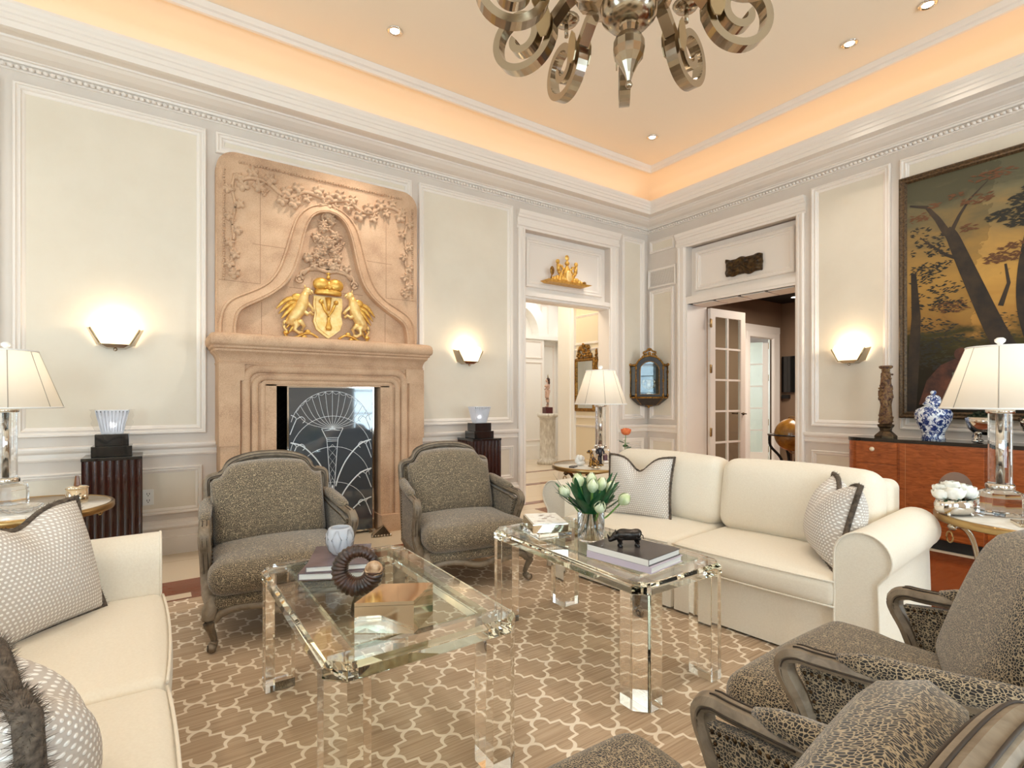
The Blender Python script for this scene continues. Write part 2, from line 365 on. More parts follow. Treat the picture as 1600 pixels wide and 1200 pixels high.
    def sweep(s, prof, path, f, closed=True, mi=0, sm=False):
        # prof (a, h): a = offset to the inner side of the 2D path, h = height off the plane; mitred corners
        n = len(path); k = len(prof); vs = []
        for i in range(n):
            p = Vector(path[i]).to_2d()
            a = Vector(path[i-1]).to_2d() if (closed or i > 0) else None
            b = Vector(path[(i+1) % n]).to_2d() if (closed or i < n-1) else None
            d1 = (p-a).normalized() if a is not None else (b-p).normalized()
            d2 = (b-p).normalized() if b is not None else d1
            n1 = Vector((-d1.y, d1.x)); n2 = Vector((-d2.y, d2.x)); mN = n1+n2
            mN = mN/max(0.3, mN.dot(n1)) if mN.length > 1e-6 else n1
            for (o, h) in prof: q = p+mN*o; vs.append(f(q.x, q.y, h))
        m = n if closed else n-1
        return s.add(vs, [(i*k+j, i*k+j+1, ((i+1) % n)*k+j+1, ((i+1) % n)*k+j) for i in range(m) for j in range(k-1)], mi, sm)
    def xf(s, Mx): s.v = [tuple(Mx @ Vector(v)) for v in s.v]; return s
    def merge(s, o, Mx=None):
        vs = o.v if Mx is None else [tuple(Mx @ Vector(v)) for v in o.v]
        b = len(s.v); s.v += vs; s.f += [tuple(i+b for i in f) for f in o.f]; s.mi += o.mi; s.sm += o.sm; return s
    def build(s, name, mats, parent=None, weld=True, auto=None, sub=0):
        me = bpy.data.meshes.new(name); me.from_pydata(s.v, [], s.f)
        if not isinstance(mats, (list, tuple)): mats = [mats]
        for m in mats: me.materials.append(m)
        me.polygons.foreach_set('material_index', s.mi); me.polygons.foreach_set('use_smooth', s.sm)
        bm = bmesh.new(); bm.from_mesh(me)
        if weld: bmesh.ops.remove_doubles(bm, verts=bm.verts[:], dist=1e-5)
        bmesh.ops.recalc_face_normals(bm, faces=bm.faces[:]); bm.to_mesh(me); bm.free()
        if auto: me.set_sharp_from_angle(angle=math.radians(auto))
        o = bpy.data.objects.new(name, me); COL.objects.link(o)
        if parent is not None: o.parent = parent
        if sub:
            md = o.modifiers.new('subdivision', 'SUBSURF'); md.levels = sub; md.render_levels = sub
        return o
def tag(o, label, cat, group=None, kind=None):
    o['label'] = label; o['category'] = cat
    if group: o['group'] = group
    if kind: o['kind'] = kind
    return o
def thing(name, label, cat, loc=(0, 0, 0), rz=0.0, group=None):
    o = bpy.data.objects.new(name, None); COL.objects.link(o); o.empty_display_size = 0.05
    o.location = loc; o.rotation_euler = (0, 0, rz); return tag(o, label, cat, group)
def struct(o): o['kind'] = 'structure'; return o
def dup(root, loc, rz, label, group=None):
    def cp(o, parent):
        c = o.copy(); COL.objects.link(c)
        if parent is not None: c.parent = parent
        for ch in list(o.children): cp(ch, c)
        return c
    r = cp(root, None); r.location = loc; r.rotation_euler = (0, 0, rz); r['label'] = label
    if group: r['group'] = group
    return r
def LW(u, v, h): return (u, YW-h, v)       # on the fireplace wall: u along x, v up, h into the room
def RW(u, v, h): return (XW-h, u, v)       # on the right wall: u along y
def circ(r, n, cx=0, cy=0, a0=0): return [(cx+r*math.cos(a0+2*PI*i/n), cy+r*math.sin(a0+2*PI*i/n)) for i in range(n)]
def lerp(a, b, t): return a+(b-a)*t
def spline(pts, n=6, closed=False):
    P = [Vector(p) for p in pts]; k = len(P); out = []
    for i in range(k if closed else k-1):
        p0 = P[i-1] if (closed or i > 0) else P[i]; p1 = P[i]; p2 = P[(i+1) % k]; p3 = P[(i+2) % k] if (closed or i+2 < k) else p2
        for j in range(n):
            t = j/n
            out.append(0.5*((2*p1)+(p2-p0)*t+(2*p0-5*p1+4*p2-p3)*t*t+(3*p1-p0-3*p2+p3)*t**3))
    if not closed: out.append(P[-1])
    return out
# ------------------------------------------------------------------ setting
ZC = 4.29
def wall(name, f, u0, u1, z0, z1, holes, th, m, extra=None):
    # f(u, v, h): h negative goes into the wall; holes = [(u0,u1,v0,v1)] sorted by u
    b = MB(); cur = u0
    def bx(a, c, d, e):
        if c-a > 1e-4 and e-d > 1e-4:
            p = [f(u, v, h) for u in (a, c) for v in (d, e) for h in (0, -th)]
            b.add(p, [(0, 1, 3, 2), (4, 6, 7, 5), (0, 4, 5, 1), (2, 3, 7, 6), (0, 2, 6, 4), (1, 5, 7, 3)])
    for (a, c, d, e) in holes:
        bx(cur, a, z0, z1); bx(a, c, z0, d); bx(a, c, e, z1); cur = c
    bx(cur, u1, z0, z1)
    return struct(b.build(name, m))
BW = lambda u, v, h: (u, YB+h, v)
SW = lambda u, v, h: (XL+h, u, v)
wall('wall_left', LW, XL, XW+0.42, 0, 4.35, [(0.86, 1.77, 0, 1.375), (3.65, 5.055, 0, 3.27)], 0.205, M['stile'])
wall('wall_right', RW, YB, YW, 0, 4.35, [(2.98, 4.42, 0, 3.27)], 0.42, M['stile'])
WIN_B = [(-3.05, -1.55, 0.3, 3.2), (0.3, 1.9, 0.3, 3.2), (4.15, 5.6, 0.3, 3.2)]
WIN_S = [(-2.2, -0.6, 0.3, 3.2), (1.4, 3.0, 0.3, 3.2)]
wall('wall_back', BW, XL, XW, 0, 4.35, WIN_B, 0.2, M['stile'])
wall('wall_side', SW, YB, YW, 0, 4.35, WIN_S, 0.2, M['stile'])
k = 0
for F, wins in ((BW, WIN_B), (SW, WIN_S)):
    for (a, c, d, e) in wins:
        k += 1; b = MB()
        rect = [(a, d), (c, d), (c, e), (a, e)]
        b.sweep([(0, -0.12), (0, -0.02), (0.07, -0.02), (0.07, -0.12), (0, -0.12)], rect, F)
        for t in (1/2,):
            u = lerp(a, c, t); b.prism([(u-0.02, d), (u+0.02, d), (u+0.02, e), (u-0.02, e)], -0.10, -0.04, F)
        for t in (0.2, 0.4, 0.6, 0.8):
            v = lerp(d, e, t); b.prism([(a, v-0.016), (c, v-0.016), (c, v+0.016), (a, v+0.016)], -0.098, -0.042, F)
        w = struct(b.build('window_%d' % k, M['white']))
        g = MB(); g.prism([(a+0.05, d+0.05), (c-0.05, d+0.05), (c-0.05, e-0.05), (a+0.05, e-0.05)], -0.075, -0.07, F)
        g.build('window_pane', M['pane'], w)
# floor: limestone field, wood bands
b = MB(); b.box(XL-0.3, XW+0.45, YB-0.3, YW+0.21, -0.08, 0.0); struct(b.build('floor', M['limestone']))
b = MB()
for (x0, x1, y0, y1) in ((-0.05, 3.72, 3.78, 4.27), (-0.30, -0.02, -3.0, 4.42), (3.58, 4.12, -3.0, 4.78), (4.06, 5.28, -3.0, 2.9)):
    b.box(x0, x1, y0, y1, 0.0, 0.002)
struct(b.build('floor', M['wood_floor']))
b = MB()
for (x0, y0, x1, y1) in ((0.02, 3.88, 0.20, 3.97), (0.55, 3.88, 0.73, 3.97), (2.2, 3.88, 2.38, 3.97), (2.75, 3.88, 2.93, 3.97)):
    b.box(x0, x1, y0, y1, 0.002, 0.003)
struct(b.build('floor', M['limestone']))
b = MB()
for (y0, y1) in ((5.02, 5.14), (6.13, 6.26), (7.2, 7.3)): b.box(3.3, 8.6, y0, y1, 0.0, 0.0025)
struct(b.build('floor', M['wood_floor']))
b = MB(); b.box(1.5, 9.8, YW+0.21, 9.2, -0.08, 0.0); struct(b.build('floor', M['limestone']))
b = MB(); b.box(XW+0.45, 12.5, 0.5, 5.275, -0.08, 0.0); struct(b.build('floor', M['wood_floor']))
# ceiling and cove
b = MB(); b.box(XL-0.2, XW+0.2, YB-0.2, YW+0.2, ZC, ZC+0.1); struct(b.build('ceiling', M['ceil']))
room = [(XL, YB), (XW, YB), (XW, YW), (XL, YW)]
PL = lambda u, v, h: (u, v, h)
b = MB()
b.sweep([(0.0, 3.735), (0.004, 3.84), (0.02, 3.95), (0.07, 4.06), (0.16, 4.15), (0.27, 4.205), (0.385, 4.235)], room, PL, sm=True)
struct(b.build('trim_1', M['ceil'], auto=50))
b = MB()
b.sweep([(0.38, 4.235), (0.385, 4.215), (0.40, 4.205), (0.42, 4.21), (0.425, 4.235), (0.44, 4.245), (0.45, ZC+0.002)], room, PL)
struct(b.build('trim_2', M['trim']))
b = MB()
b.sweep([(0, 3.58), (0.012, 3.582), (0.012, 3.625), (0.03, 3.63), (0.034, 3.645), (0.05, 3.648), (0.055, 3.655), (0.12, 3.665), (0.18, 3.685), (0.20, 3.70), (0.215, 3.703), (0.22, 3.715),
         (0.30, 3.715), (0.302, 3.705), (0.318, 3.703), (0.32, 3.698), (0.36, 3.698), (0.366, 3.735), (0.376, 3.742), (0.378, 3.772), (0.388, 3.78), (0.39, 3.80), (0.40, 3.812), (0.41, 3.83), (0.41, 3.85), (0.37, 3.85), (0.34, 3.745), (0.0, 3.742)], room, PL)
struct(b.build('trim_3', M['trim']))
b = MB()
pts = [(x, YW-0.026) for x in [XL+0.02+0.038*i for i in range(int((XW-XL)/0.038))]]
for (x, y) in pts: b.ell((x, y, 3.604), (0.021, 0.017, 0.015), 6, 4, rot=Matrix.Rotation(0.45, 3, 'Y'))
for i in range(int((YW-YB)/0.038)): b.ell((XW-0.026, YB+0.02+0.038*i, 3.604), (0.017, 0.021, 0.015), 6, 4, rot=Matrix.Rotation(0.45, 3, 'X'))
struct(b.build('trim_4', M['trim']))
# picture-frame panels
TN = [4]
MOLD = [(0, 0), (0, 0.026), (0.006, 0.034), (0.018, 0.034), (0.022, 0.022), (0.030, 0.018), (0.044, 0.026), (0.050, 0.014), (0.062, 0.010), (0.070, 0.003)]
def panel(F, u0, u1, z0, z1, w=0.07, m='panel', base=0.0):
    TN[0] += 1; b = MB(); s = w/0.07
    b.sweep([(a*s, base+h*min(1, s*1.1)) for a, h in MOLD], [(u0, z0), (u1, z0), (u1, z1), (u0, z1)], F, mi=0)
    e = w*0.96
    b.prism([(u0+e, z0+e), (u1-e, z0+e), (u1-e, z1-e), (u0+e, z1-e)], base, base+0.004, F, mi=1)
    return struct(b.build('trim_%d' % TN[0], [M['trim'], M[m]]))
for (u0, u1, z0, z1) in ((-2.32, -0.893, 0.972, 3.502), (-0.823, 0.364, 0.972, 3.502), (0.432, 2.198, 3.325, 3.502), (2.277, 3.464, 0.972, 3.502), (5.265, 5.707, 0.972, 3.482)):
    panel(LW, u0, u1, z0, z1)
for (u0, u1) in ((-2.32, -0.893), (-0.80, 0.335), (2.30, 3.474)): panel(LW, u0, u1, 0.325, 0.705, 0.05)
panel(RW, 2.086, 2.815, 0.965, 3.49); panel(RW, 0.60, 2.010, 0.965, 3.49); panel(RW, -1.3, 0.53, 0.965, 3.49); panel(RW, -3.2, -1.37, 0.965, 3.49)
panel(RW, 4.604, 5.016, 0.97, 2.772, 0.06); panel(RW, 4.604, 5.020, 3.29, 3.466, 0.04)
panel(RW, 4.604, 5.016, 0.33, 0.71, 0.05); panel(RW, 1.9, 2.815, 0.33, 0.71, 0.05); panel(RW, 0.0, 1.83, 0.33, 0.71, 0.05)
def rail(F, u0, u1, prof, m='trim'):
    TN[0] += 1; b = MB(); n = len(prof)
    b.add([F(u, z, h) for u in (u0, u1) for (z, h) in prof], [(i, i+1, n+i+1, n+i) for i in range(n-1)] + [tuple(range(n)), tuple(range(2*n-1, n-1, -1))])
    return b
RAIL = [(0.792, 0), (0.792, 0.014), (0.806, 0.024), (0.818, 0.012), (0.845, 0.014), (0.852, 0.026), (0.864, 0.040), (0.880, 0.046), (0.894, 0.046), (0.899, 0.034), (0.899, 0)]
BASE = [(0.0, 0), (0.0, 0.036), (0.135, 0.036), (0.142, 0.022), (0.200, 0.020), (0.208, 0.034), (0.222, 0.040), (0.240, 0.036), (0.246, 0.022), (0.268, 0.022), (0.276, 0.008), (0.276, 0)]
for (F, a, c) in ((LW, XL, 0.447), (LW, 2.182, 3.535), (LW, 5.19, XW-0.0), (RW, YB, 2.885), (RW, 4.55, YW)):
    struct(rail(F, a, c, RAIL).build('trim_%d' % TN[0], M['trim']))
for (nm, F, a, c) in (('left', LW, XL, 0.447), ('left', LW, 2.182, 3.535), ('left', LW, 5.19, XW), ('right', RW, YB, 2.885), ('right', RW, 4.55, YW)):
    struct(rail(F, a, c, BASE).build('baseboard_%s' % nm, M['trim']))
# door cases with crowned heads, recessed transom panels
def casing(F, u0, u1, w0, w1, ztop, zr, zbar0, zbar1, setback):
    TN[0] += 1; b = MB()
    def jamb(a, c, flip):
        # profile across the jamb
        pr = [(0, 0), (0, 0.030), (0.14, 0.040), (0.30, 0.040), (0.34, 0.026), (0.60, 0.022), (0.66, 0.032), (0.84, 0.030), (0.90, 0.018), (1, 0.014), (1, 0)]
        pts = [(lerp(a, c, t if not flip else 1-t), h) for t, h in pr]; n = len(pts)
        b.add([F(u, z, h) for z in (0, zr) for (u, h) in pts], [(i, i+1, n+i+1, n+i) for i in range(n-1)]+[tuple(range(n)), tuple(range(2*n-1, n-1, -1))])
    jamb(u0-w0, u0, False); jamb(u1, u1+w1, True)
    d = ztop-zr
    pr = [(zr, 0), (zr, 0.014), (zr+0.12*d, 0.018), (zr+0.16*d, 0.034), (zr+0.34*d, 0.034), (zr+0.38*d, 0.022), (zr+0.60*d, 0.026), (zr+0.64*d, 0.044), (zr+0.74*d, 0.050), (zr+0.80*d, 0.064), (zr+0.97*d, 0.076), (ztop, 0.076), (ztop, 0)]
    n = len(pr)
    b.add([F(u, z, h) for u in (u0-w0-0.012, u1+w1+0.012) for (z, h) in pr], [(i, i+1, n+i+1, n+i) for i in range(n-1)]+[tuple(range(n)), tuple(range(2*n-1, n-1, -1))])
    # transom bar
    for (za, zb, h) in ((zbar0, zbar1, -0.02), (zbar0+0.03, zbar1-0.01, 0.006)):
        b.prism([(u0, za), (u1, za), (u1, zb), (u0, zb)], -setback-0.06, h, F)
    b.prism([(u0, zbar1), (u1, zbar1), (u1, zr), (u0, zr)], -setback-0.05, -setback, F)
    struct(b.build('trim_%d' % TN[0], M['trim']))
    panel(F, u0+0.07, u1-0.07, zbar1+0.07, zr-0.06, 0.075, 'trim', -setback)
casing(LW, 3.65, 5.055, 0.112, 0.135, 3.472, 3.27, 2.455, 2.545, 0.10)
casing(RW, 2.98, 4.42, 0.095, 0.125, 3.435, 3.25, 2.50, 2.60, 0.12)
# header soffit of the right doorway, jamb linings
TN[0] += 1; b = MB(); b.box(XW, XW+0.42, 2.98, 4.42, 2.50, 2.56)
for i in range(4): b.box(XW+0.05, XW+0.37, 3.03+0.34*i, 3.33+0.34*i, 2.49, 2.50)
struct(b.build('trim_%d' % TN[0], M['trim']))
TN[0] += 1; b = MB(); b.box(XW+0.001, XW+0.42, 4.405, 4.42, 0, 2.5); b.box(XW+0.001, XW+0.42, 2.98, 2.995, 0, 2.5)
b.box(3.65, 3.665, YW+0.001, YW+0.205, 0, 2.455); b.box(5.04, 5.055, YW+0.001, YW+0.205, 0, 2.455); b.box(3.65, 5.055, YW+0.06, YW+0.205, 2.45, 2.475)
struct(b.build('trim_%d' % TN[0], M['trim']))
# grilles
def grille(name, F, u0, u1, z0, z1, label, nsl, fr=0.035):
    b = MB(); b.sweep([(0, 0), (0, 0.022), (0.01, 0.028), (fr-0.008, 0.022), (fr, 0.012), (fr, 0.002)], [(u0, z0), (u1, z0), (u1, z1), (u0, z1)], F)
    b.prism([(u0+fr, z0+fr), (u1-fr, z0+fr), (u1-fr, z1-fr), (u0+fr, z1-fr)], 0.001, 0.004, F)
    t = tag(b.build(name, M['trim']), label, 'vent')
    s = MB(); dz = (z1-z0-2*fr)/nsl
    for i in range(nsl):
        z = z0+fr+dz*(i+0.2)
        s.add([F(u, z+zz, h) for u in (u0+fr, u1-fr) for (zz, h) in ((0, 0.018), (dz*0.25, 0.02), (dz*0.75, 0.006), (dz*0.5, 0.004))], [(0, 1, 5, 4), (1, 2, 6, 5), (2, 3, 7, 6), (3, 0, 4, 7), (0, 1, 2, 3), (4, 5, 6, 7)])
    s.build('louvre', M['trim'], t); return t
grille('wall_vent', RW, 4.573, 5.050, 2.80, 3.066, 'white louvred wall vent high on the right wall beside the corner', 12)
grille('wall_vent', LW, 5.273, 5.700, 0.33, 0.71, 'low white louvred vent panel near the corner, behind the orange rose', 10, 0.06)
# beyond the left doorway
TN[0] += 1
b = MB(); b.box(5.1, 5.22, YW+0.206, 5.80, 0, 3.3); b.box(5.1, 5.22, 5.80, 6.2, 2.9, 3.3); struct(b.build('wall_vestibule', M['vest']))
b = MB(); b.box(3.40, 3.52, YW+0.206, 6.2, 0, 3.3); struct(b.build('wall_vestibule', M['vest']))
b = MB(); b.box(3.3, 5.3, YW+0.206, 6.2, 3.3, 3.36); struct(b.build('ceiling', M['ceil']))
VW = lambda u, v, h: (5.1-h, u, v)
for z0, z1 in ((2.03, 2.455), (0.98, 1.97), (0.3, 0.88)): panel(VW, 5.31, 5.83, z0, z1, 0.035, 'vest')
TN[0] += 1; b = MB(); b.rbox(5.03, 5.10, 5.86, 6.14, 0, 2.9, 0.008); b.rbox(5.05, 5.24, 5.80, 6.10, 0, 2.9, 0.006); struct(b.build('trim_%d' % TN[0], M['hall']))
b = MB(); b.box(2.0, 9.6, 9.0, 9.15, 0, 3.9)
struct(b.build('wall_hall', M['hall']))
b = MB(); b.box(9.5, 9.62, 6.3, 9.0, 0, 3.9); b.box(1.9, 2.0, 6.2, 9.0, 0, 3.9); struct(b.build('wall_hall', M['hall']))
b = MB(); b.box(5.24, 9.62, 6.2, 6.3, 0, 3.9); b.box(1.9, 3.40, 6.2, 6.3, 0, 3.9); b.box(3.40, 5.24, 6.2, 6.3, 3.36, 3.9); struct(b.build('wall_hall', M['hall']))
b = MB(); b.box(1.9, 9.7, 6.2, 9.15, 3.9, 4.0); struct(b.build('ceiling', M['white']))
HW = lambda u, v, h: (u, 9.0-h, v)
TN[0] += 1; b = MB()
b.prism([(6.2, 0), (6.82, 0), (6.82, 2.56), (6.2, 2.56)], 0, 0.22, HW); b.prism([(6.15, 0), (6.86, 0), (6.86, 0.28), (6.15, 0.28)], 0, 0.26, HW)
b.prism([(6.15, 2.50), (7.35, 2.50), (7.35, 2.58), (6.15, 2.58)], 0, 0.26, HW)
arc = [(6.05+0.85*math.cos(a), 2.58+0.85*math.sin(a)) for a in [PI*0.5-PI*0.5*i/12 for i in range(13)]]
arc2 = [(6.05+0.62*math.cos(a), 2.58+0.62*math.sin(a)) for a in [PI*0.5*i/12 for i in range(13)]]
b.prism(arc+arc2, 0, 0.24, HW)
struct(b.build('trim_%d' % TN[0], M['hall']))
for (u0, u1, z0, z1) in ((6.27, 6.76, 2.10, 2.46), (6.27, 6.76, 0.38, 2.02)): panel(HW, u0, u1, z0, z1, 0.035, 'hall', 0.22)
panel(HW, 6.9, 7.26, 0.4, 2.42, 0.04, 'hall'); panel(HW, 6.9, 7.1, 2.66, 3.3, 0.04, 'hall')
b = MB(); b.prism([(7.32, 0.0), (8.4, 0.0), (8.4, 2.55)]+[(7.86+0.54*math.cos(PI*i/10), 2.55+0.54*math.sin(PI*i/10)) for i in range(0, 11)]+[(7.32, 2.55)], 0.0, 0.1, HW)
bk = tag(b.build('display_cabinet', M['white']), 'white arched display cabinet with grey shelves in the hall beyond the left doorway', 'cabinet')
b = MB(); b.prism([(7.44, 0.45), (8.2, 0.45), (8.2, 1.95)]+[(7.82+0.38*math.cos(PI*i/10), 1.95+0.38*math.sin(PI*i/10)) for i in range(11)]+[(7.44, 1.95)], 0.1, 0.112, HW)
b.build('glazed_opening', mat('grey_interior', (150, 152, 156), 0.4), bk)
b = MB()
for z in (0.95, 1.42, 1.76): b.prism([(7.42, z), (8.2, z), (8.2, z+0.04), (7.42, z+0.04)], 0.112, 0.128, HW)
b.build('shelf', M['white'], bk)
b = MB()
for z in (1.48, 2.20): b.prism([(7.345, z), (7.365, z), (7.365, z+0.14), (7.345, z+0.14)], 0.1, 0.115, HW)
b.build('hinge', M['bronze'], bk)
# library beyond the right doorway
b = MB(); b.box(XW+0.42, 8.80, 5.47, 5.57, 0, 3.1); b.box(8.80, 9.85, 5.47, 5.57, 2.52, 3.1); b.box(9.85, 10.2, 5.47, 5.57, 0, 3.1); struct(b.build('wall_library', M['dark_room']))
b = MB(); b.box(10.1, 10.2, 0.5, 5.47, 0, 3.1); b.box(XW+0.42, 10.2, 0.4, 0.5, 0, 3.1); struct(b.build('wall_library', M['dark_room']))
b = MB(); b.box(XW+0.42, 10.2, 0.4, 5.57, 3.1, 3.16); struct(b.build('ceiling', M['matte_black']))
NW = lambda u, v, h: (u, 5.47-h, v)
TN[0] += 1; b = MB()
b.sweep([(0, 0), (0, 0.03), (-0.03, 0.04), (-0.10, 0.04), (-0.12, 0)], [(9.85, 0), (9.85, 2.50), (8.85, 2.50), (8.85, 0)][::-1], NW, closed=False)
b.prism([(9.85, 0), (9.97, 0), (9.97, 2.62), (9.85, 2.62)], 0, 0.03, NW); b.prism([(8.68, 2.50), (9.97, 2.50), (9.97, 2.62), (8.68, 2.62)], 0, 0.035, NW); b.prism([(8.68, 0), (8.85, 0), (8.85, 2.62), (8.68, 2.62)], 0, 0.03, NW)
struct(b.build('trim_%d' % TN[0], M['white']))
b = MB(); b.box(7.8, 11.5, 8.2, 8.3, 0, 3.1); b.box(7.7, 7.8, 5.57, 8.3, 0, 3.1); b.box(11.5, 11.6, 5.57, 8.3, 0, 3.1); struct(b.build('wall_garden_room', M['hall']))
b = MB(); b.box(7.7, 11.6, 5.57, 8.3, 3.1, 3.2); struct(b.build('ceiling', M['white']))
b = MB(); b.box(7.7, 11.6, 5.276, 8.3, -0.08, -0.001); struct(b.build('floor', M['limestone']))
# french door leaf
def french_door(name, f, w, h, cols, rows, glassm, handle=True, hinges=True, m='trim'):
    b = MB(); st = 0.10; tr = 0.11; br = 0.22; th = 0.045
    b.ring([(0, 0.01), (w, 0.01), (w, h), (0, h)], [(st, br), (w-st, br), (w-st, h-tr), (st, h-tr)], 0, th, f)
    for i in range(1, cols):
        u = lerp(st, w-st, i/cols); b.prism([(u-0.013, br), (u+0.013, br), (u+0.013, h-tr), (u-0.013, h-tr)], 0.006, th-0.006, f)
    for i in range(1, rows):
        v = lerp(br, h-tr, i/rows); b.prism([(st, v-0.013), (w-st, v-0.013), (w-st, v+0.013), (st, v+0.013)], 0.007, th-0.007, f)
    d = struct(b.build(name, M[m]))
    g = MB(); g.prism([(st-0.005, br-0.005), (w-st+0.005, br-0.005), (w-st+0.005, h-tr+0.005), (st-0.005, h-tr+0.005)], th/2-0.003, th/2+0.003, f); g.build('door_pane', M[glassm], d)
    if handle:
        g = MB(); g.tube([f(w-0.05, 1.04, q) for q in (0, -0.05)], 0.009); g.tube([f(w-0.05, 1.04, -0.05), f(w-0.16, 1.045, -0.05)], 0.008); g.ell(f(w-0.05, 1.04, -0.003), 0.022, 10, 6)
        g.tube([f(w-0.05, 1.04, q) for q in (th, th+0.05)], 0.009); g.tube([f(w-0.05, 1.04, th+0.05), f(w-0.16, 1.045, th+0.05)], 0.008)
        g.build('door_handle', M['bronze'], d)
    if hinges:
        g = MB()
        for v in (0.28, 0.80, 1.66, 2.28): g.prism([(-0.018, v-0.055), (0.026, v-0.055), (0.026, v+0.055), (-0.018, v+0.055)], -0.006, 0.0, f); g.tube([f(-0.01, v-0.06, -0.008), f(-0.01, v+0.06, -0.008)], 0.009)
        g.build('hinge', M['brass'], d)
    return d
french_door('door_1', lambda u, v, h: (6.245+u, 4.36-0.035*u/0.75+h, v), 0.76, 2.485, 2, 5, 'pane')
french_door('door_2', lambda u, v, h: (9.80-u*0.5, 5.60+u*0.86, v), 0.80, 2.46, 2, 4, 'pane', False, True, 'white') if False else None
dg = french_door('door_2', lambda u, v, h: (9.83-u*0.62-h*0.78, 5.60+u*0.78-h*0.62, v), 0.80, 2.46, 2, 5, 'pane', True, True, 'white')
# outlet
def outlet(x, z, label):
    b = MB(); b.rbox(x-0.037, x+0.037, YW-0.012, YW-0.0005, z-0.062, z+0.062, 0.004); o = tag(b.build('wall_outlet', M['outlet']), label, 'outlet')
    b = MB()
    for dz in (-0.026, 0.026):
        for dx in (-0.008, 0.008): b.box(x+dx-0.002, x+dx+0.002, YW-0.0135, YW-0.012, z+dz-0.004, z+dz+0.010)
        b.ell((x, YW-0.012, z+dz-0.012), (0.004, 0.002, 0.004), 8, 4)
    b.build('slot', M['dark_dot'], o)
outlet(-0.034, 0.47, 'white double wall outlet low between the left pedestal and the fireplace')
def wpart(b, name, m, t, **k):             # geometry given in world coordinates, parented to an unrotated thing
    return b.xf(Matrix.Translation(-Vector(t.location))).build(name, m, t, **k)
# translucent shade
def m_shade():
    m = bpy.data.materials.new('pleated_silk_shade'); m.use_nodes = True; nt = m.node_tree
    nt.nodes.remove(nt.nodes['Principled BSDF'])
    d = nt.nodes.new('ShaderNodeBsdfDiffuse'); d.inputs[0].default_value = lin((232, 226, 216))
    t = nt.nodes.new('ShaderNodeBsdfTranslucent'); t.inputs[0].default_value = lin((238, 228, 210))
    x = nt.nodes.new('ShaderNodeMixShader'); x.inputs[0].default_value = 0.5
    nt.links.new(d.outputs[0], x.inputs[1]); nt.links.new(t.outputs[0], x.inputs[2]); nt.links.new(x.outputs[0], nt.nodes['Material Output'].inputs[0]); return m
M['shade'] = m_shade()
M['seam'] = mat('grey_shade_seam', (172, 162, 148), 0.8)
# ------------------------------------------------------------------ fireplace
CX = 1.315
fp = thing('fireplace', 'carved tan stone fireplace with a hooded overmantel of vines on the long wall', 'fireplace', (CX, 4.95, 0))
def FX_(u, v, h): return (u, 4.93-h, v)
for sg in (-1, 1):
    X = lambda d: CX+sg*d
    b = MB()
    pr = [(0.875, YW), (0.875, 4.765), (0.735, 4.765), (0.725, 4.785), (0.60, 4.795), (0.575, 4.785), (0.455, 4.785), (0.452, YW+0.2), (0.60, YW+0.2), (0.60, YW)]
    b.prism([(X(x), y) for x, y in pr], 0.03, 1.42)
    b.prism([(X(x), y) for x, y in [(0.885, YW), (0.885, 4.755), (0.735, 4.755), (0.735, YW)]], 0.87, 1.40)
    b.prism([(X(x), y) for x, y in [(0.905, YW), (0.905, 4.735), (0.448, 4.735), (0.448, 4.95), (0.6, 4.95), (0.6, YW)]], 0, 0.16)
    wpart(b, 'pier', M['stone'], fp)
b = MB(); b.box(CX-0.875, CX+0.875, 4.785, YW, 1.362, 1.54); b.box(CX-0.455, CX+0.455, 4.80, YW+0.2, 1.362, 1.42)
b.box(CX-0.885, CX-0.70, 4.757, YW, 1.40, 1.535); b.box(CX+0.70, CX+0.885, 4.757, YW, 1.40, 1.535)
wpart(b, 'lintel', M['stone'], fp)
def rpath(d, z, r, n=6):
    p = [(CX-d, 0.16), (CX-d, z-r)]
    p += [(CX-d+r-r*math.cos(PI/2*i/n), z-r+r*math.sin(PI/2*i/n)) for i in range(1, n+1)]
    p += [(CX+d-r+r*math.sin(PI/2*i/n), z-r+r*math.cos(PI/2*i/n)) for i in range(0, n+1)]
    return p + [(CX+d, 0.16)]
b = MB()
for d, z, r, w, h in ((0.690, 1.502, 0.10, 0.036, 0.032), (0.622, 1.432, 0.075, 0.028, 0.026), (0.56, 1.392, 0.03, 0.02, 0.012)):
    b.sweep([(w*math.cos(a), h*math.sin(a)) for a in [PI*i/8 for i in range(9)]], rpath(d, z, r), lambda u, v, q: (u, 4.787-q, v), closed=False, sm=True)
wpart(b, 'moulding', M['stone'], fp, auto=50)
b = MB()
pr = [(0, 1.50), (0.0, 1.53), (0.016, 1.534), (0.022, 1.55), (0.012, 1.556), (0.02, 1.585), (0.04, 1.615), (0.066, 1.632), (0.072, 1.637), (0.074, 1.652), (0.094, 1.660), (0.10, 1.676), (0.118, 1.684), (0.128, 1.70), (0.13, 1.725), (0.122, 1.752), (0.10, 1.772), (0.07, 1.780), (-0.13, 1.782)]
rows = []
for a, z in pr:
    xl, y, c = 0.876+a*0.66, 4.79-a, 0.012+max(a, 0)*0.35
    L_ = [(CX-xl, YW), (CX-xl, y+c), (CX-xl+c*0.3, y+c*0.3), (CX-xl+c, y)]
    rows.append([(x, yy, z) for x, yy in L_]+[(2*CX-x, yy, z) for x, yy in L_[::-1]])
nv = len(rows[0])
b.add([p for r_ in rows for p in r_], [(i*nv+j, i*nv+j+1, (i+1)*nv+j+1, (i+1)*nv+j) for i in range(len(rows)-1) for j in range(nv-1)], 0, True)
wpart(b, 'mantel_shelf', M['stone'], fp, auto=35)
zt, w, r = 3.315, 0.888, 0.15
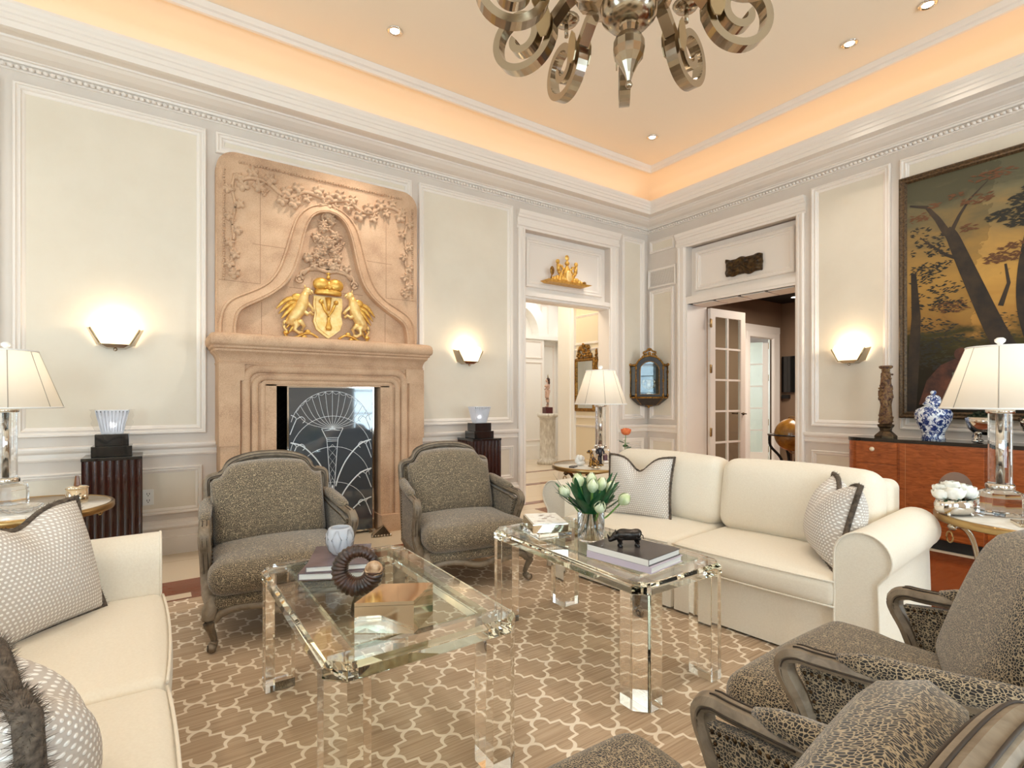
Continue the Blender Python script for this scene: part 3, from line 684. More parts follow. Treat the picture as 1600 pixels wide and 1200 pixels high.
slab = [(CX-w, 1.77), (CX+w, 1.77)]+[(CX+w-r+r*math.cos(PI/2*i/8), zt-r+r*math.sin(PI/2*i/8)) for i in range(9)]+[(CX-w+r-r*math.sin(PI/2*i/8), zt-r+r*math.cos(PI/2*i/8)) for i in range(9)]
b = MB(); b.prism(slab, -0.13, 0, FX_)
sl2 = [(CX+(x-CX)*0.985, 1.77+(z-1.77)*0.993) for x, z in slab]; b.prism(sl2, 0, 0.006, FX_)
wpart(b, 'overmantel', M['stone'], fp)
OUT = [(-.872, 1.77), (-.870, 1.90), (-.842, 2.01), (-.785, 2.085), (-.69, 2.14), (-.58, 2.20), (-.49, 2.275), (-.42, 2.39), (-.365, 2.55), (-.315, 2.73), (-.27, 2.86), (-.205, 2.945), (-.12, 3.0), (0, 3.03)]
INN = [(-.752, 1.77), (-.748, 1.88), (-.72, 1.975), (-.655, 2.03), (-.57, 2.08), (-.475, 2.145), (-.385, 2.225), (-.31, 2.33), (-.262, 2.47), (-.225, 2.63), (-.19, 2.77), (-.145, 2.865), (-.08, 2.92), (0, 2.94)]
def resamp(P, n):
    Q = spline([(x, z, 0) for x, z in P], 8); d = [0]
    for i in range(1, len(Q)): d.append(d[-1]+(Q[i]-Q[i-1]).length)
    out = []
    for i in range(n+1):
        t = d[-1]*i/n; j = max(k for k in range(len(d)) if d[k] <= t+1e-9); j = min(j, len(Q)-2)
        out.append(Q[j].lerp(Q[j+1], (t-d[j])/max(1e-9, d[j+1]-d[j])))
    return out
ro, ri = resamp(OUT, 60), resamp(INN, 60)
ro = ro+[Vector((-p.x, p.y, 0)) for p in ro[-2::-1]]; ri = ri+[Vector((-p.x, p.y, 0)) for p in ri[-2::-1]]
prof = [(0, 0.004), (0.02, 0.03), (0.12, 0.036), (0.2, 0.022), (0.24, 0.028), (0.5, 0.05), (0.78, 0.072), (0.84, 0.066), (0.9, 0.08), (0.98, 0.078), (1.0, 0.004)]
b = MB(); k = len(prof)
b.add([FX_(CX+lerp(o.x, i.x, t), lerp(o.y, i.y, t), h) for o, i in zip(ro, ri) for t, h in prof], [(i*k+j, i*k+j+1, (i+1)*k+j+1, (i+1)*k+j) for i in range(len(ro)-1) for j in range(k-1)], 0, True)
wpart(b, 'hood_moulding', M['stone'], fp, auto=40)
# vines, leaves and grapes in relief
b = MB()
def leaf(b, x, z, s, a, h0=0.008, lobes=5):
    c = []; n = 30
    for i in range(n):
        t = 2*PI*i/n; rr = s*(0.60+0.34*abs(math.cos(t*lobes/2))**0.7*(1 if math.cos(t) > -0.9 else 0.5)+0.12*math.cos(t)); c.append((x+rr*math.cos(t+a), z+rr*math.sin(t+a)))
    v = [FX_(p, q, h0-0.006) for p, q in c]+[FX_(lerp(x, p, 0.86), lerp(z, q, 0.86), h0+0.046*s/0.055*(0.7+0.3*math.cos(lobes*2*PI*i/n))) for i, (p, q) in enumerate(c)]+[FX_(lerp(x, p, .25), lerp(z, q, .25), h0+0.022) for p, q in c]+[FX_(x, z, h0+0.016)]
    b.add(v, [(i, (i+1) % n, n+(i+1) % n, n+i) for i in range(n)]+[(n+i, n+(i+1) % n, 2*n+(i+1) % n, 2*n+i) for i in range(n)]+[(2*n+i, 2*n+(i+1) % n, 3*n) for i in range(n)], 0, True)
def grapes(b, x, z, s):
    for i in range(4):
        for j in range(4-i): b.ell(FX_(x+(j-(3-i)/2)*s*0.9, z-i*s*0.8, 0.012+0.006*(i % 2)), s*0.55, 7, 5)
rnd = random.Random(3)
gar = spline([(-.71, 3.09, 0), (-.62, 3.125, 0), (-.50, 3.11, 0), (-.38, 3.03, 0), (-.29, 3.04, 0), (-.2, 3.10, 0), (-.06, 3.085, 0), (0.0, 3.06, 0), (.1, 3.085, 0), (.2, 3.10, 0), (.29, 3.04, 0), (.40, 3.03, 0), (.5, 3.1, 0), (.62, 3.125, 0), (.72, 3.09, 0)], 5)
b.tube([FX_(CX+p.x, p.y, 0.014) for p in gar], 0.019, 6)
for i, p in enumerate(gar[2:-2]):
    if i % 3 == 0: leaf(b, CX+p.x+rnd.uniform(-.02, .02), p.y+(0.05 if i % 2 else -0.055), rnd.uniform(.045, .062), rnd.uniform(-2.2, -0.9))
for gx in (-.53, -.27, .2, .44): grapes(b, CX+gx, 3.05, 0.022)
for sg in (-1, 1):
    dr = spline([(.755, 3.13, 0), (.775, 3.0, 0), (.75, 2.86, 0), (.775, 2.72, 0), (.76, 2.58, 0), (.785, 2.46, 0), (.765, 2.36, 0), (.79, 2.30, 0), (.755, 2.28, 0)], 5)
    b.tube([FX_(CX+sg*p.x, p.y, 0.010) for p in dr], 0.013, 6)
    for i, p in enumerate(dr[1:-4]):
        if i % 4 == 0: leaf(b, CX+sg*(p.x+(0.03 if i % 8 else -0.035)), p.y, 0.045, -PI/2+rnd.uniform(-.5, .5))
        if i % 9 == 4: grapes(b, CX+sg*p.x, p.y, 0.015)
    leaf(b, CX+sg*0.76, 2.30, 0.05, -1.6)
    st = spline([(0, 3.0, 0), (.05*sg, 2.86, 0), (-.10*sg, 2.72, 0), (.11*sg, 2.58, 0), (-.08*sg, 2.46, 0), (.20*sg, 2.40, 0), (.235*sg, 2.34, 0)], 6)
    b.tube([FX_(CX+p.x, p.y, 0.02) for p in st], 0.013, 6)
    b.tube([FX_(CX+sg*(0.245+0.03*math.cos(a)), 2.315+0.03*math.sin(a), 0.018) for a in [2*PI*i/12 for i in range(12)]], 0.010, 6, closed=True); b.ell(FX_(CX+sg*.245, 2.315, 0.012), (.02, .012, .02), 8, 5)
    b.tube([FX_(CX+sg*p[0], p[1], 0.02) for p in ((0.0, 2.405), (.06, 2.42), (.12, 2.44), (.17, 2.41), (.22, 2.36))], 0.018, 6)
for i in range(34):
    z = rnd.uniform(2.44, 2.93); hw = 0.02+0.20*(2.97-z)/0.55; leaf(b, CX+rnd.uniform(-hw, hw), z, rnd.uniform(.034, .052), rnd.uniform(-3.0, 0), 0.02)
for gx, gz in ((-.11, 2.72), (.12, 2.70), (-.05, 2.86), (.05, 2.58), (-.14, 2.52)): grapes(b, CX+gx, gz, 0.022)
for i in range(60):                          # carved border
    t = i/59; leaf(b, CX-0.72+1.44*t, 3.235, 0.016, i*1.1, 0.004, 4)
    if i < 44:
        for sg in (-1, 1): leaf(b, CX+sg*0.835, 3.15-0.021*i, 0.014, i*1.1, 0.004, 4)
wpart(b, 'vine_relief', M['stone'], fp)
b = MB()
for (x0, x1, z) in ((-.872, -.56, 2.235), (-.62, -.30, 2.57), (.30, .62, 2.57), (.56, .872, 2.235), (-.33, .33, 2.235)): b.prism([(CX+x0, z-.002), (CX+x1, z-.002), (CX+x1, z+.002), (CX+x0, z+.002)], 0.004, 0.0068, FX_)
for x in (-.56, .56): b.prism([(CX+x-.002, 2.235), (CX+x+.002, 2.235), (CX+x+.002, 3.1), (CX+x-.002, 3.1)], 0.004, 0.0068, FX_)
for x in (-.55, .55): b.prism([(CX+x-.002, 1.80), (CX+x+.002, 1.80), (CX+x+.002, 2.08), (CX+x-.002, 2.08)], 0.004, 0.0068, FX_)
wpart(b, 'mortar_joint', mat('stone_joint', (158, 122, 94), 0.9), fp)
b = MB(); b.box(0.86, 1.77, YW+0.5, YW+0.56, 0, 1.6); b.box(0.80, 0.86, YW+0.2, YW+0.56, 0, 1.6); b.box(1.77, 1.83, YW+0.2, YW+0.56, 0, 1.6); b.box(0.80, 1.83, YW+0.2, YW+0.56, 1.6, 1.66); b.box(0.80, 1.83, YW+0.2, YW+0.56, -0.02, 0.01)
wpart(b, 'firebox', M['brick'], fp)
# gilded coat of arms
ca = thing('coat_of_arms', 'gilded crowned shield held by two winged griffins above the mantel shelf', 'wall ornament', (CX, 4.9, 1.8))
GX = lambda u, v, h: (CX+u, 4.925-h, v)
sh = [(-.125, 2.18), (.125, 2.18), (.13, 2.10), (.118, 2.02), (.13, 1.95), (.105, 1.88), (.05, 1.835), (0, 1.80), (-.05, 1.835), (-.105, 1.88), (-.13, 1.95), (-.118, 2.02), (-.13, 2.10)]
b = MB(); b.prism(sh, 0.0, 0.03, GX); b.prism([(x*0.86, 2.0+(z-2.0)*0.88) for x, z in sh], 0.03, 0.042, GX); wpart(b, 'shield', M['gold_pale'], ca)
b = MB(); b.tube([GX(*p) for p in ((-.06, 2.12, .045), (-.035, 2.06, .05), (0, 2.0, .055), (.035, 2.06, .05), (.06, 2.12, .045))], 0.013, 8)
b.ell(GX(-.066, 2.13, .05), .022, 10, 7); b.ell(GX(.066, 2.13, .05), .022, 10, 7)
b.tube([GX(0, 2.17, .045), GX(0, 2.05, .05)], [.03, .012], 8); b.lathe([(.0, 0), (.022, .004), (.03, .03), (.02, .06), (.012, .09), (.018, .12)], 10, GX(0, 1.87, .05)); wpart(b, 'shield_charge', M['gold'], ca)
b = MB()
for sg in (-1, 1): b.ell(GX(sg*.062, 2.285, .04), (.075, .05, .062), 14, 9)
b.ell(GX(0, 2.27, .03), (.10, .045, .06), 14, 9); b.lathe([(.112, 0), (.122, .006), (.118, .02), (.124, .034), (.112, .04)], 20, GX(0, 2.195, .035), sy=0.45)
for i in range(7): b.ell(GX(-.1+.2*i/6, 2.252, .085-.03*abs(i-3)/3), .014, 8, 5)
b.ell(GX(0, 2.355, .04), .018, 8, 6); b.tube([GX(0, 2.365, .04), GX(0, 2.40, .04)], .008, 6); b.tube([GX(-.018, 2.388, .04), GX(.018, 2.388, .04)], .007, 6); wpart(b, 'crown', M['gold'], ca)
for sg in (-1, 1):
    g = lambda u, v, h: GX(sg*u, v, h)
    b = MB()
    b.tube([g(*p) for p in ((.33, 1.90, .035), (.30, 1.96, .045), (.25, 2.03, .055), (.225, 2.10, .06), (.215, 2.16, .06), (.20, 2.19, .06))], [.035, .048, .05, .052, .036, .03], 10)
    b.ell(g(.19, 2.205, .062), (.036, .03, .034), 10, 7); b.tube([g(.165, 2.21, .065), g(.145, 2.20, .065), g(.138, 2.185, .064)], [.016, .01, .003], 7); b.tube([g(.17, 2.19, .065), g(.15, 2.178, .065)], [.012, .003], 7)
    b.tube([g(.205, 2.235, .06), g(.212, 2.26, .06)], [.01, .003], 6)
    b.tube([g(*p) for p in ((.22, 2.12, .06), (.18, 2.09, .07), (.15, 2.06, .065), (.135, 2.03, .06))], [.022, .017, .013, .016], 8)
    b.tube([g(*p) for p in ((.235, 2.04, .06), (.19, 2.0, .075), (.165, 2.02, .07), (.14, 2.00, .06))], [.022, .017, .012, .014], 8)
    b.tube([g(*p) for p in ((.31, 1.95, .045), (.27, 1.90, .06), (.30, 1.86, .055), (.255, 1.835, .05), (.225, 1.845, .05))], [.04, .03, .02, .016, .014], 8)
    b.tube([g(*p) for p in ((.30, 1.93, .04), (.24, 1.93, .065), (.215, 1.895, .06), (.235, 1.86, .055))], [.03, .026, .016, .014], 8)
    b.tube([g(*p) for p in spline([(.33, 1.90, .03), (.37, 1.93, .03), (.375, 1.88, .03), (.35, 1.84, .03), (.37, 1.80, .03), (.34, 1.785, .03)], 4)], .011, 7)
    wpart(b, 'griffin', M['gold_pale'], ca)
    b = MB()
    for i in range(6):
        t = i/5; a = g(.24+.01*i, 2.13-.012*i, .045); e = g(.44-.02*i, 2.00-.035*i+.03*(1-t), .03); md = g(.35-.012*i, 2.12-.04*i, .045)
        b.tube(spline([a, md, e], 4), [.012, .016, .02, .022, .02, .018, .014, .008, .003], 7, asp=0.5)
    b.ell(g(.27, 2.14, .05), (.05, .02, .04), 10, 7); wpart(b, 'wing', M['gold'], ca)
    b = MB(); b.tube([g(*p) for p in spline([(.37, 1.815, .03), (.33, 1.785, .035), (.27, 1.80, .04), (.21, 1.83, .04), (.15, 1.835, .04), (.09, 1.80, .04)], 5)], .010, 7)
    for p in ((.36, 1.83), (.21, 1.80), (.18, 1.85)): b.ell(g(p[0], p[1], .04), (.026, .014, .018), 8, 5)
    wpart(b, 'scroll_branch', M['gold'], ca)
# etched screen in front of the firebox
sc = thing('fireplace_screen', 'smoked glass fire screen etched with white fans standing in the hearth opening', 'fire screen', (1.335, 4.85, 0))
GY = 4.83; CXS = 1.335
b = MB(); b.box(0.965, 1.705, GY, GY+0.012, 0.035, 1.35); wpart(b, 'glass_panel', M['smoke'], sc)
b = MB(); b.sweep([(0, -.012), (0, .012), (-.014, .012), (-.014, -.012), (0, -.012)], [(0.965, 0.035), (1.705, 0.035), (1.705, 1.35), (0.965, 1.35)], lambda u, v, h: (u, GY+.006-h, v))
for x in (1.0, 1.67): b.box(x-.015, x+.015, GY-.06, GY+.08, 0, .025)
wpart(b, 'screen_frame', M['chrome'], sc)
b = MB(); E_ = lambda u, z: (max(0.968, min(1.702, CXS+u)), GY-.0015, z)
def arcp(cz, r, a0, a1, n=22): return [E_(r*math.cos(a), cz+r*math.sin(a)) for a in [lerp(a0, a1, i/n) for i in range(n+1)]]
def line(p, w): b.tube(p, w*.78, 5, asp=1)
line(arcp(0.96, .362, 0.25, PI-.25), .003)
line(arcp(0.735, .362, 0.12, PI-.12), .003); line(arcp(0.47, .35, 0.2, PI-.2), .0028); line(arcp(0.165, .335, .25, PI-.25), .0028)
for i in range(-6, 7):
    a = PI/2+i*0.175; t = (E_(.362*math.cos(a), .96+.362*math.sin(a))); s0 = E_(.34*math.cos(PI/2+i*.105), .735+.362*math.sin(PI/2+i*.105))
    q = E_(i*.012, .965); b.tube(spline([q, s0, t], 5), .0019, 5)
    if i < 6:
        aa = a+0.0875; line([E_(.362*math.cos(aa+d), .96+(.362-.028*(1-(d/.0875)**2))*math.sin(aa+d)) for d in (-.08, -.04, 0, .04, .08)], .0022)
for sg in (-1, 1):
    line([E_(sg*.095, .985), E_(sg*.05, .89), E_(sg*.042, .80), E_(sg*.025, .55), E_(sg*.01, .40)], .004)
    line(spline([E_(sg*.355, .87), E_(sg*.25, .83), E_(sg*.13, .70), E_(sg*.06, .56), E_(sg*.03, .46)], 5), .008)
    line(spline([E_(sg*.36, .60), E_(sg*.25, .56), E_(sg*.13, .44), E_(sg*.06, .32), E_(sg*.04, .26)], 5), .008)
    line(spline([E_(sg*.36, .33), E_(sg*.25, .29), E_(sg*.13, .18), E_(sg*.06, .05)], 5), .007)
    for z in (1.08, .84, .56, .30): line(spline([E_(sg*.352, z+.03), E_(sg*.31, z), E_(sg*.33, z-.06), E_(sg*.36, z-.14)], 4), .005); line(spline([E_(sg*.31, z-.01), E_(sg*.265, z+.015), E_(sg*.235, z-.015), E_(sg*.255, z-.04)], 4), .004)
for z in (.985, .90, .885, .87): line([E_(-.095+.05*(.985-z)/.115, z), E_(.095-.05*(.985-z)/.115, z)], .003)
for i in range(5):
    z = .84-.075*i; w_ = .034-.004*i; line([E_(0, z), E_(w_, z-.037), E_(0, z-.075), E_(-w_, z-.037), E_(0, z)], .002)
line([E_(0, .47), E_(0, .30)], .010)
wpart(b, 'etched_pattern', M['etch'], sc)
hb = MB(); hb.add([(1.62, 4.62, .0), (1.80, 4.58, .0), (1.83, 4.70, .0), (1.66, 4.74, .0), (1.66, 4.65, .05), (1.74, 4.63, .09), (1.76, 4.68, .09), (1.70, 4.70, .05)], [(0, 1, 2, 3), (4, 5, 6, 7), (0, 1, 5, 4), (1, 2, 6, 5), (2, 3, 7, 6), (3, 0, 4, 7)])
for i in range(7): hb.ell((1.63+.026*i, 4.612-.006*i, .012), .011, 8, 5)
tag(hb.build('hearth_ornament', M['nickel']), 'small faceted silver hearth ornament on the floor before the fire screen', 'ornament')
# ------------------------------------------------------------------ rug
b = MB(); b.rbox(-0.62, 3.55, -1.2, 3.845, 0.0, 0.005, 0.002); tag(b.build('rug', M['rug']), 'large tan rug with a cream quatrefoil trellis under the seating group', 'rug')
# ------------------------------------------------------------------ bergere chairs (front = -y)
R = math.radians
def make_bergere(label, group):
    t = thing('bergere_armchair', label, 'armchair', (0, 0, 0), 0, group)
    wd, lp = M['wood_grey'], M['leopard']; gr = M['groove']
    for sg in (-1, 1):
        b = MB(); b.tube(spline([(sg*.335, -.335, .245), (sg*.362, -.375, .195), (sg*.368, -.390, .145), (sg*.352, -.372, .085), (sg*.343, -.362, .04), (sg*.353, -.388, .026)], 4), [.034, .036, .037, .037, .036, .034, .031, .028, .026, .024, .021, .019, .018, .017, .016, .016, .018, .020, .021, .022, .020], 10)
        b.ell((sg*.356, -.398, .022), (.022, .024, .021), 10, 7); l = b.build('front_leg', wd, t)
        b = MB(); b.tube([(sg*.372+.011*math.cos(a)*0, -.400-.013*math.cos(a), .024+.013*math.sin(a)) for a in [2*PI*i/12 for i in range(12)]], .0035, 5, closed=True, up=(1, 0, 0)); b.build('foot_scroll', gr, l)
        b = MB(); b.tube(spline([(sg*.31, .27, .24), (sg*.315, .285, .15), (sg*.32, .31, .08), (sg*.325, .345, .011)], 4), .020, 8, sq=True); b.build('back_leg', wd, t)
        st = spline([(sg*.352, -.33, .215), (sg*.362, -.26, .235), (sg*.368, -.185, .28), (sg*.371, -.165, .35), (sg*.376, -.195, .44), (sg*.381, -.232, .505), (sg*.381, -.232, .545), (sg*.379, -.20, .565), (sg*.376, -.14, .568), (sg*.366, .08, .588), (sg*.352, .22, .608), (sg*.336, .315, .640)], 5)
        b = MB(); b.tube(st, [.026]*8+[.024]*12+[.025]*10+[.023]*26, 8, sq=True, up=(1, 0, 0), asp=.86)
        b.tube([(sg*.352, -.32, .205), (sg*.355, 0, .205), (sg*.335, .27, .205)], .022, 8, sq=True); a = b.build('arm_frame', wd, t, auto=40)
        b = MB()
        for o in (-.010, .010):
            b.tube([(p.x+o, p.y, p.z+.0225) for p in st[34:44]], .0022, 5)
            b.tube([(p.x+o, p.y-.021, p.z-.004) for p in st[14:32]], .0022, 5)
        for s2 in (-1, 1): b.tube([(p.x+s2*.0265, p.y+.004, p.z-.004) for p in st[6:44]], .0022, 5)
        b.build('carved_groove', gr, a)
        b = MB(); q = [st[i] for i in range(41, 53)]; n = len(q)
        b.tube([(p.x, p.y, p.z+.020) for p in q], [.012, .026, .031]+[.033]*(n-6)+[.031, .026, .012], 10, asp=1.05); b.build('arm_pad', lp, t)
        b = MB(); poly = [(-.20, .215), (.275, .215), (.30, .595), (.10, .565), (-.10, .548), (-.20, .53), (-.165, .44), (-.145, .35), (-.16, .29)]
        def sp(u, v, h, sg=sg): return (sg*(lerp(.362, .338, (u+.2)/.56)+h), u, v)
        b.prism(poly, -.016, .013, sp); b.build('side_panel', lp, t)
        for h in (-.017, .014):
          b = MB()
          for p, q_ in zip(poly, poly[1:]+poly[:1]):
            if p[1] < .25 and q_[1] < .25: continue
            n = max(2, int(math.hypot(q_[0]-p[0], q_[1]-p[1])/.020))
            for i in range(n): b.ell(sp(lerp(p[0], q_[0], i/n)*.93, lerp(p[1], q_[1], i/n)*.965+.008, h), (.004, .0055, .0055), 6, 4)
          b.build('nailhead_trim', M['bronze'], t)
    b = MB(); ap = [(-.345, .150), (-.315, .178), (-.25, .198), (-.15, .192), (-.07, .170), (0, .158), (.07, .170), (.15, .192), (.25, .198), (.315, .178), (.345, .150)]
    b.tube(spline([(x, -.383-.02*(1-(x/.345)**2), z) for x, z in ap], 4), .017, 8, sq=True)
    for sg in (-1, 1): b.tube(spline([(sg*.356, -.34, .165), (sg*.356, -.27, .205), (sg*.356, -.12, .205), (sg*.354, 0, .17), (sg*.348, .10, .20), (sg*.34, .20, .205), (sg*.326, .27, .17)], 4), .017, 8, sq=True)
    b.build('carved_apron', wd, t, auto=60)
    b = MB(); b.cushion(.348, .335, .038, .03, (0, .022, 0), (0, -.065, .232)); b.build('seat_base', lp, t)
    b = MB(); b.cushion(.335, .335, .076, .066, (.004, .022, .030), (0, -.110, .342), 10)
    b.v = [(x*(1+.10*max(0, min(1, (-.20-y)/.08))), y, z) for x, y, z in b.v]; b.build('seat_cushion', lp, t)
    LB = lambda u, v, h: (u, .270+(v-.2)*.115+h, v)
    half = [(.330, .20), (.334, .45), (.336, .60), (.342, .71), (.336, .752), (.305, .766), (.272, .772), (.248, .792), (.230, .828), (.195, .854), (.13, .876), (.06, .886), (0, .888)]
    out = spline([(x, z, 0) for x, z in half], 3); ol = [(p.x, p.y) for p in out]; ol = ol+[(-x, z) for x, z in ol[-2::-1]]
    b = MB(); b.tube([LB(x, z, 0) for x, z in ol], .023, 8, sq=True, up=(0, 1, 0), asp=1.0); b.tube([LB(-.33, .21, 0), LB(.33, .21, 0)], .02, 8, sq=True); bf = b.build('back_frame', wd, t, auto=40)
    b = MB()
    for h in (-.027, .027):
        for k_ in (1.012, .985): b.tube([LB(x*k_, .2+(z-.2)*k_, h) for x, z in ol], .0025, 5, up=(0, 1, 0))
    for k_ in (.012,): b.tube([LB(x*1.06, .2+(z-.2)*1.035, k_) for x, z in ol[18:-18]], .0022, 5, up=(0, 1, 0)); b.tube([LB(x*1.06, .2+(z-.2)*1.035, -k_) for x, z in ol[18:-18]], .0022, 5, up=(0, 1, 0))
    b.build('carved_groove', gr, bf)
    b = MB(); b.prism([(x*.955, .20+(z-.20)*.965) for x, z in ol], -.02, .026, LB); b.build('back_panel', lp, t)
    def camel(u): return .768+.080*(1/(1+math.exp((abs(u)-.76)/.035)))+.022*(1-min(1, (u/.7)**2))
    b = MB()
    for s_ in (-1, 1):
        def fn(i, j, s_=s_):
            u = 2*i-1; v = j; z = .40+(camel(u)-.40)*v; th = .088*max(0, (1-abs(u)**8))**.5*max(0, 1-abs(2*v-1)**7)**.5
            return (u*.322, (.125+(z-.40)*.31)+s_*th*(1-.22*v)-.012*(1-u*u)*math.sin(PI*v), z)
        b.grid(fn, 32, 18)
    b.build('back_cushion', lp, t); return t
c1 = make_bergere('spotted armchair at left before the fireplace, facing the mirrored-box coffee table', 'spotted bergere armchairs')
c1.location = (0.605, 3.34, 0.006); c1.rotation_euler = (0, 0, R(-2))
c2 = dup(c1, (1.835, 3.36, 0.006), R(-8), 'spotted armchair right of the fire screen with a dark pedestal behind its back')
c3 = dup(c1, (1.80, 0.53, 0.006), R(181), 'spotted armchair with a pale sunlit arm between the right sofa and the nearest chair')
c4 = dup(c1, (0.66, 0.512, 0.006), R(180), 'nearest spotted armchair at the bottom edge seen from behind its wooden back rail')
for _c, _a, _y in ((c1, 4, 0), (c3, 22, -.05), (c4, 8, -.0)):
    for ch in _c.children:
        if ch.name.startswith('back_cushion'): ch.rotation_euler = (0, 0, R(_a)); ch.location = (0, _y, 0); ch.scale = (1, 1, 1.02 if _c is c3 else 1.0)
# ------------------------------------------------------------------ sofas (front = -y, length along x)
def make_sofa(label):
    t = thing('sofa', label, 'sofa', (0, 0, 0), 0, 'cream rolled-arm sofas'); cm = M['cream']
    b = MB(); b.rbox(-.90, .90, .05, .90, .03, .265, .012); b.rbox(-1.03, 1.03, .10, .925, .02, .30, .012)
    b.build('sofa_base', cm, t)
    b = MB()                                # skirt in front with an inverted pleat in the middle
    xs = [-.885, -.03, -.012, -.006, .006, .012, .03, .885]; dy = [0, 0, 0, .03, .03, 0, 0, 0]
    b.add([(x, .032+d-(.012 if z == 0.012 else 0), z) for z in (.012, .27) for x, d in zip(xs, dy)], [(i, i+1, 9+i, 8+i) for i in range(7)])
    b.build('skirt', cm, t)
    for sg in (-1, 1):
        P = [(.863, .015), (.863, .15), (.863, .30), (.863, .42), (.863, .50)]+[(.975-.112*math.cos(q), .535+.112*math.sin(q)) for q in [PI*1.26*i/20 for i in range(21)]]+[(1.034, .425), (1.036, .38), (1.040, .25), (1.046, .015)]
        b = MB(); n = len(P); cx_, cz_ = .95, .40
        ys = [(.010, .985), (.002, 1.0), (.012, 1.004), (.30, 1.0), (.60, 1.0), (.88, 1.0), (.90, .985)]
        b.add([(sg*(cx_+(x-cx_)*k), y, .015+(z-.015)*(1-(1-k)*.4)) for y, k in ys for x, z in P], [(r_*n+i, r_*n+(i+1) % n, (r_+1)*n+(i+1) % n, (r_+1)*n+i) for r_ in range(len(ys)-1) for i in range(n)]+[tuple(range(n)), tuple(range((len(ys)-1)*n, len(ys)*n))], 0, True)
        a = b.build('sofa_arm', cm, t, auto=50)
        b = MB(); b.tube([(sg*x, .004, z) for x, z in P], .0055, 6, up=(0, 1, 0)); b.build('piping', cm, a)
    b = MB(); b.cushion(.90, .095, .255, .05, (0, .02, .0), (0, .835, .535)); b.build('back_frame', cm, t)
    for sg in (-1, 1):
        b = MB(); b.cushion(.436, .355, .072, .045, (0, .018, .022), (sg*.440, .345, .342), 10); s_ = b.build('seat_cushion', cm, t)
        b = MB()
        for z in (.400, .285): b.tube([(sg*.44+x, -.004-.016*(1-(x/.43)**2), z) for x in [-.425+.85*i/12 for i in range(13)]], .005, 6)
        b.build('piping', cm, s_)
        b = MB(); b.cushion(.438, .125, .225, .085, (.008, .045, .018), (sg*.440, .66, .622), 10, rot=Matrix.Rotation(-.16, 3, 'X')); b.build('back_cushion', cm, t)
    return t
s1 = make_sofa('cream rolled-arm sofa at right in front of the wooden sideboard')
s1.location = (2.505, 2.02, 0.006); s1.rotation_euler = (0, 0, math.radians(-84.3))
dup(s1, (0.03, 1.86, 0.006), math.radians(90), 'cream rolled-arm sofa at the lower left edge beside the dark pedestal side')
# throw pillows (facing -y, standing on z = 0)
def pillow(label, loc, rz, tilt, w=.25, h=.25, chop=.10, T=.085, roll=0, fur=.010):
    t = thing('throw_pillow', label, 'pillow', loc, 0, 'dotted pillows with fur trim'); t.rotation_euler = (tilt, roll, rz)
    def P(u, v, s):
        ear = 1+.05*(abs(u*v))**2; x = u*w*ear*(1-.03*(1-v*v)); z = h+v*h*ear*(1-.02*(1-u*u))
        z -= chop*math.exp(-(u/.36)**2)*max(0, (v+1)/2)**2.2
        th = T*max(0, 1-abs(u)**2.6)**.62*max(0, 1-abs(v)**2.6)**.62*(1-.25*math.exp(-(u/.3)**2)*max(0, v))
        return (x, s*th, z)
    b = MB()
    for s in (-1, 1): b.grid(lambda i, j, s=s: P(2*i-1, 2*j-1, s), 26, 26)
    b.build('pillow_cover', M['dots'], t)
    edge = [P(-1+2*i/14, -1, 0) for i in range(14)]+[P(1, -1+2*i/14, 0) for i in range(14)]+[P(1-2*i/14, 1, 0) for i in range(14)]+[P(-1, 1-2*i/14, 0) for i in range(14)]
    b = MB(); b.tube(edge, fur, 7, closed=True, up=(0, 1, 0)); r_ = random.Random(5)
    cz = h; n = len(edge)
    for i in range(n):
        for q in range(70 if fur > .015 else 34):
            p = Vector(edge[i]).lerp(Vector(edge[(i+1) % n]), r_.random()); d = Vector((r_.gauss(0, .5)+p.x*2.2, r_.gauss(0, .75), r_.gauss(0, .5)+(p.z-cz)*2.2)).normalized()
            s_ = d.cross(Vector((r_.random(), r_.random(), r_.random()))).normalized()*.0018; e = p+d*fur*r_.uniform(1.2, 2.1)
            b.add([p-s_, p+s_, e], [(0, 1, 2)])
    b.build('fur_trim', M['fur'], t); return t
pillow('grey dotted pillow with fur edge at the far end of the right sofa', (2.79, 2.54, .430), R(-84+16), R(-13), .228, .208, .10, .10)
pillow('grey dotted pillow with fur edge leaning on the near arm of the right sofa', (2.86, 1.33, .432), R(-84-58), R(-14), .215, .205, .10, .125, 0, .013)
pillow('large dotted pillow at the far end of the left sofa near the lamp table', (-.33, 2.44, .432), R(90-40), R(-16), .25, .215, .06, .135, 0, .012)
pillow('closest dotted pillow with a thick fur edge in the bottom left corner', (-.20, 1.33, .425), R(-74), R(4), .18, .152, .03, .12, 0, .021)
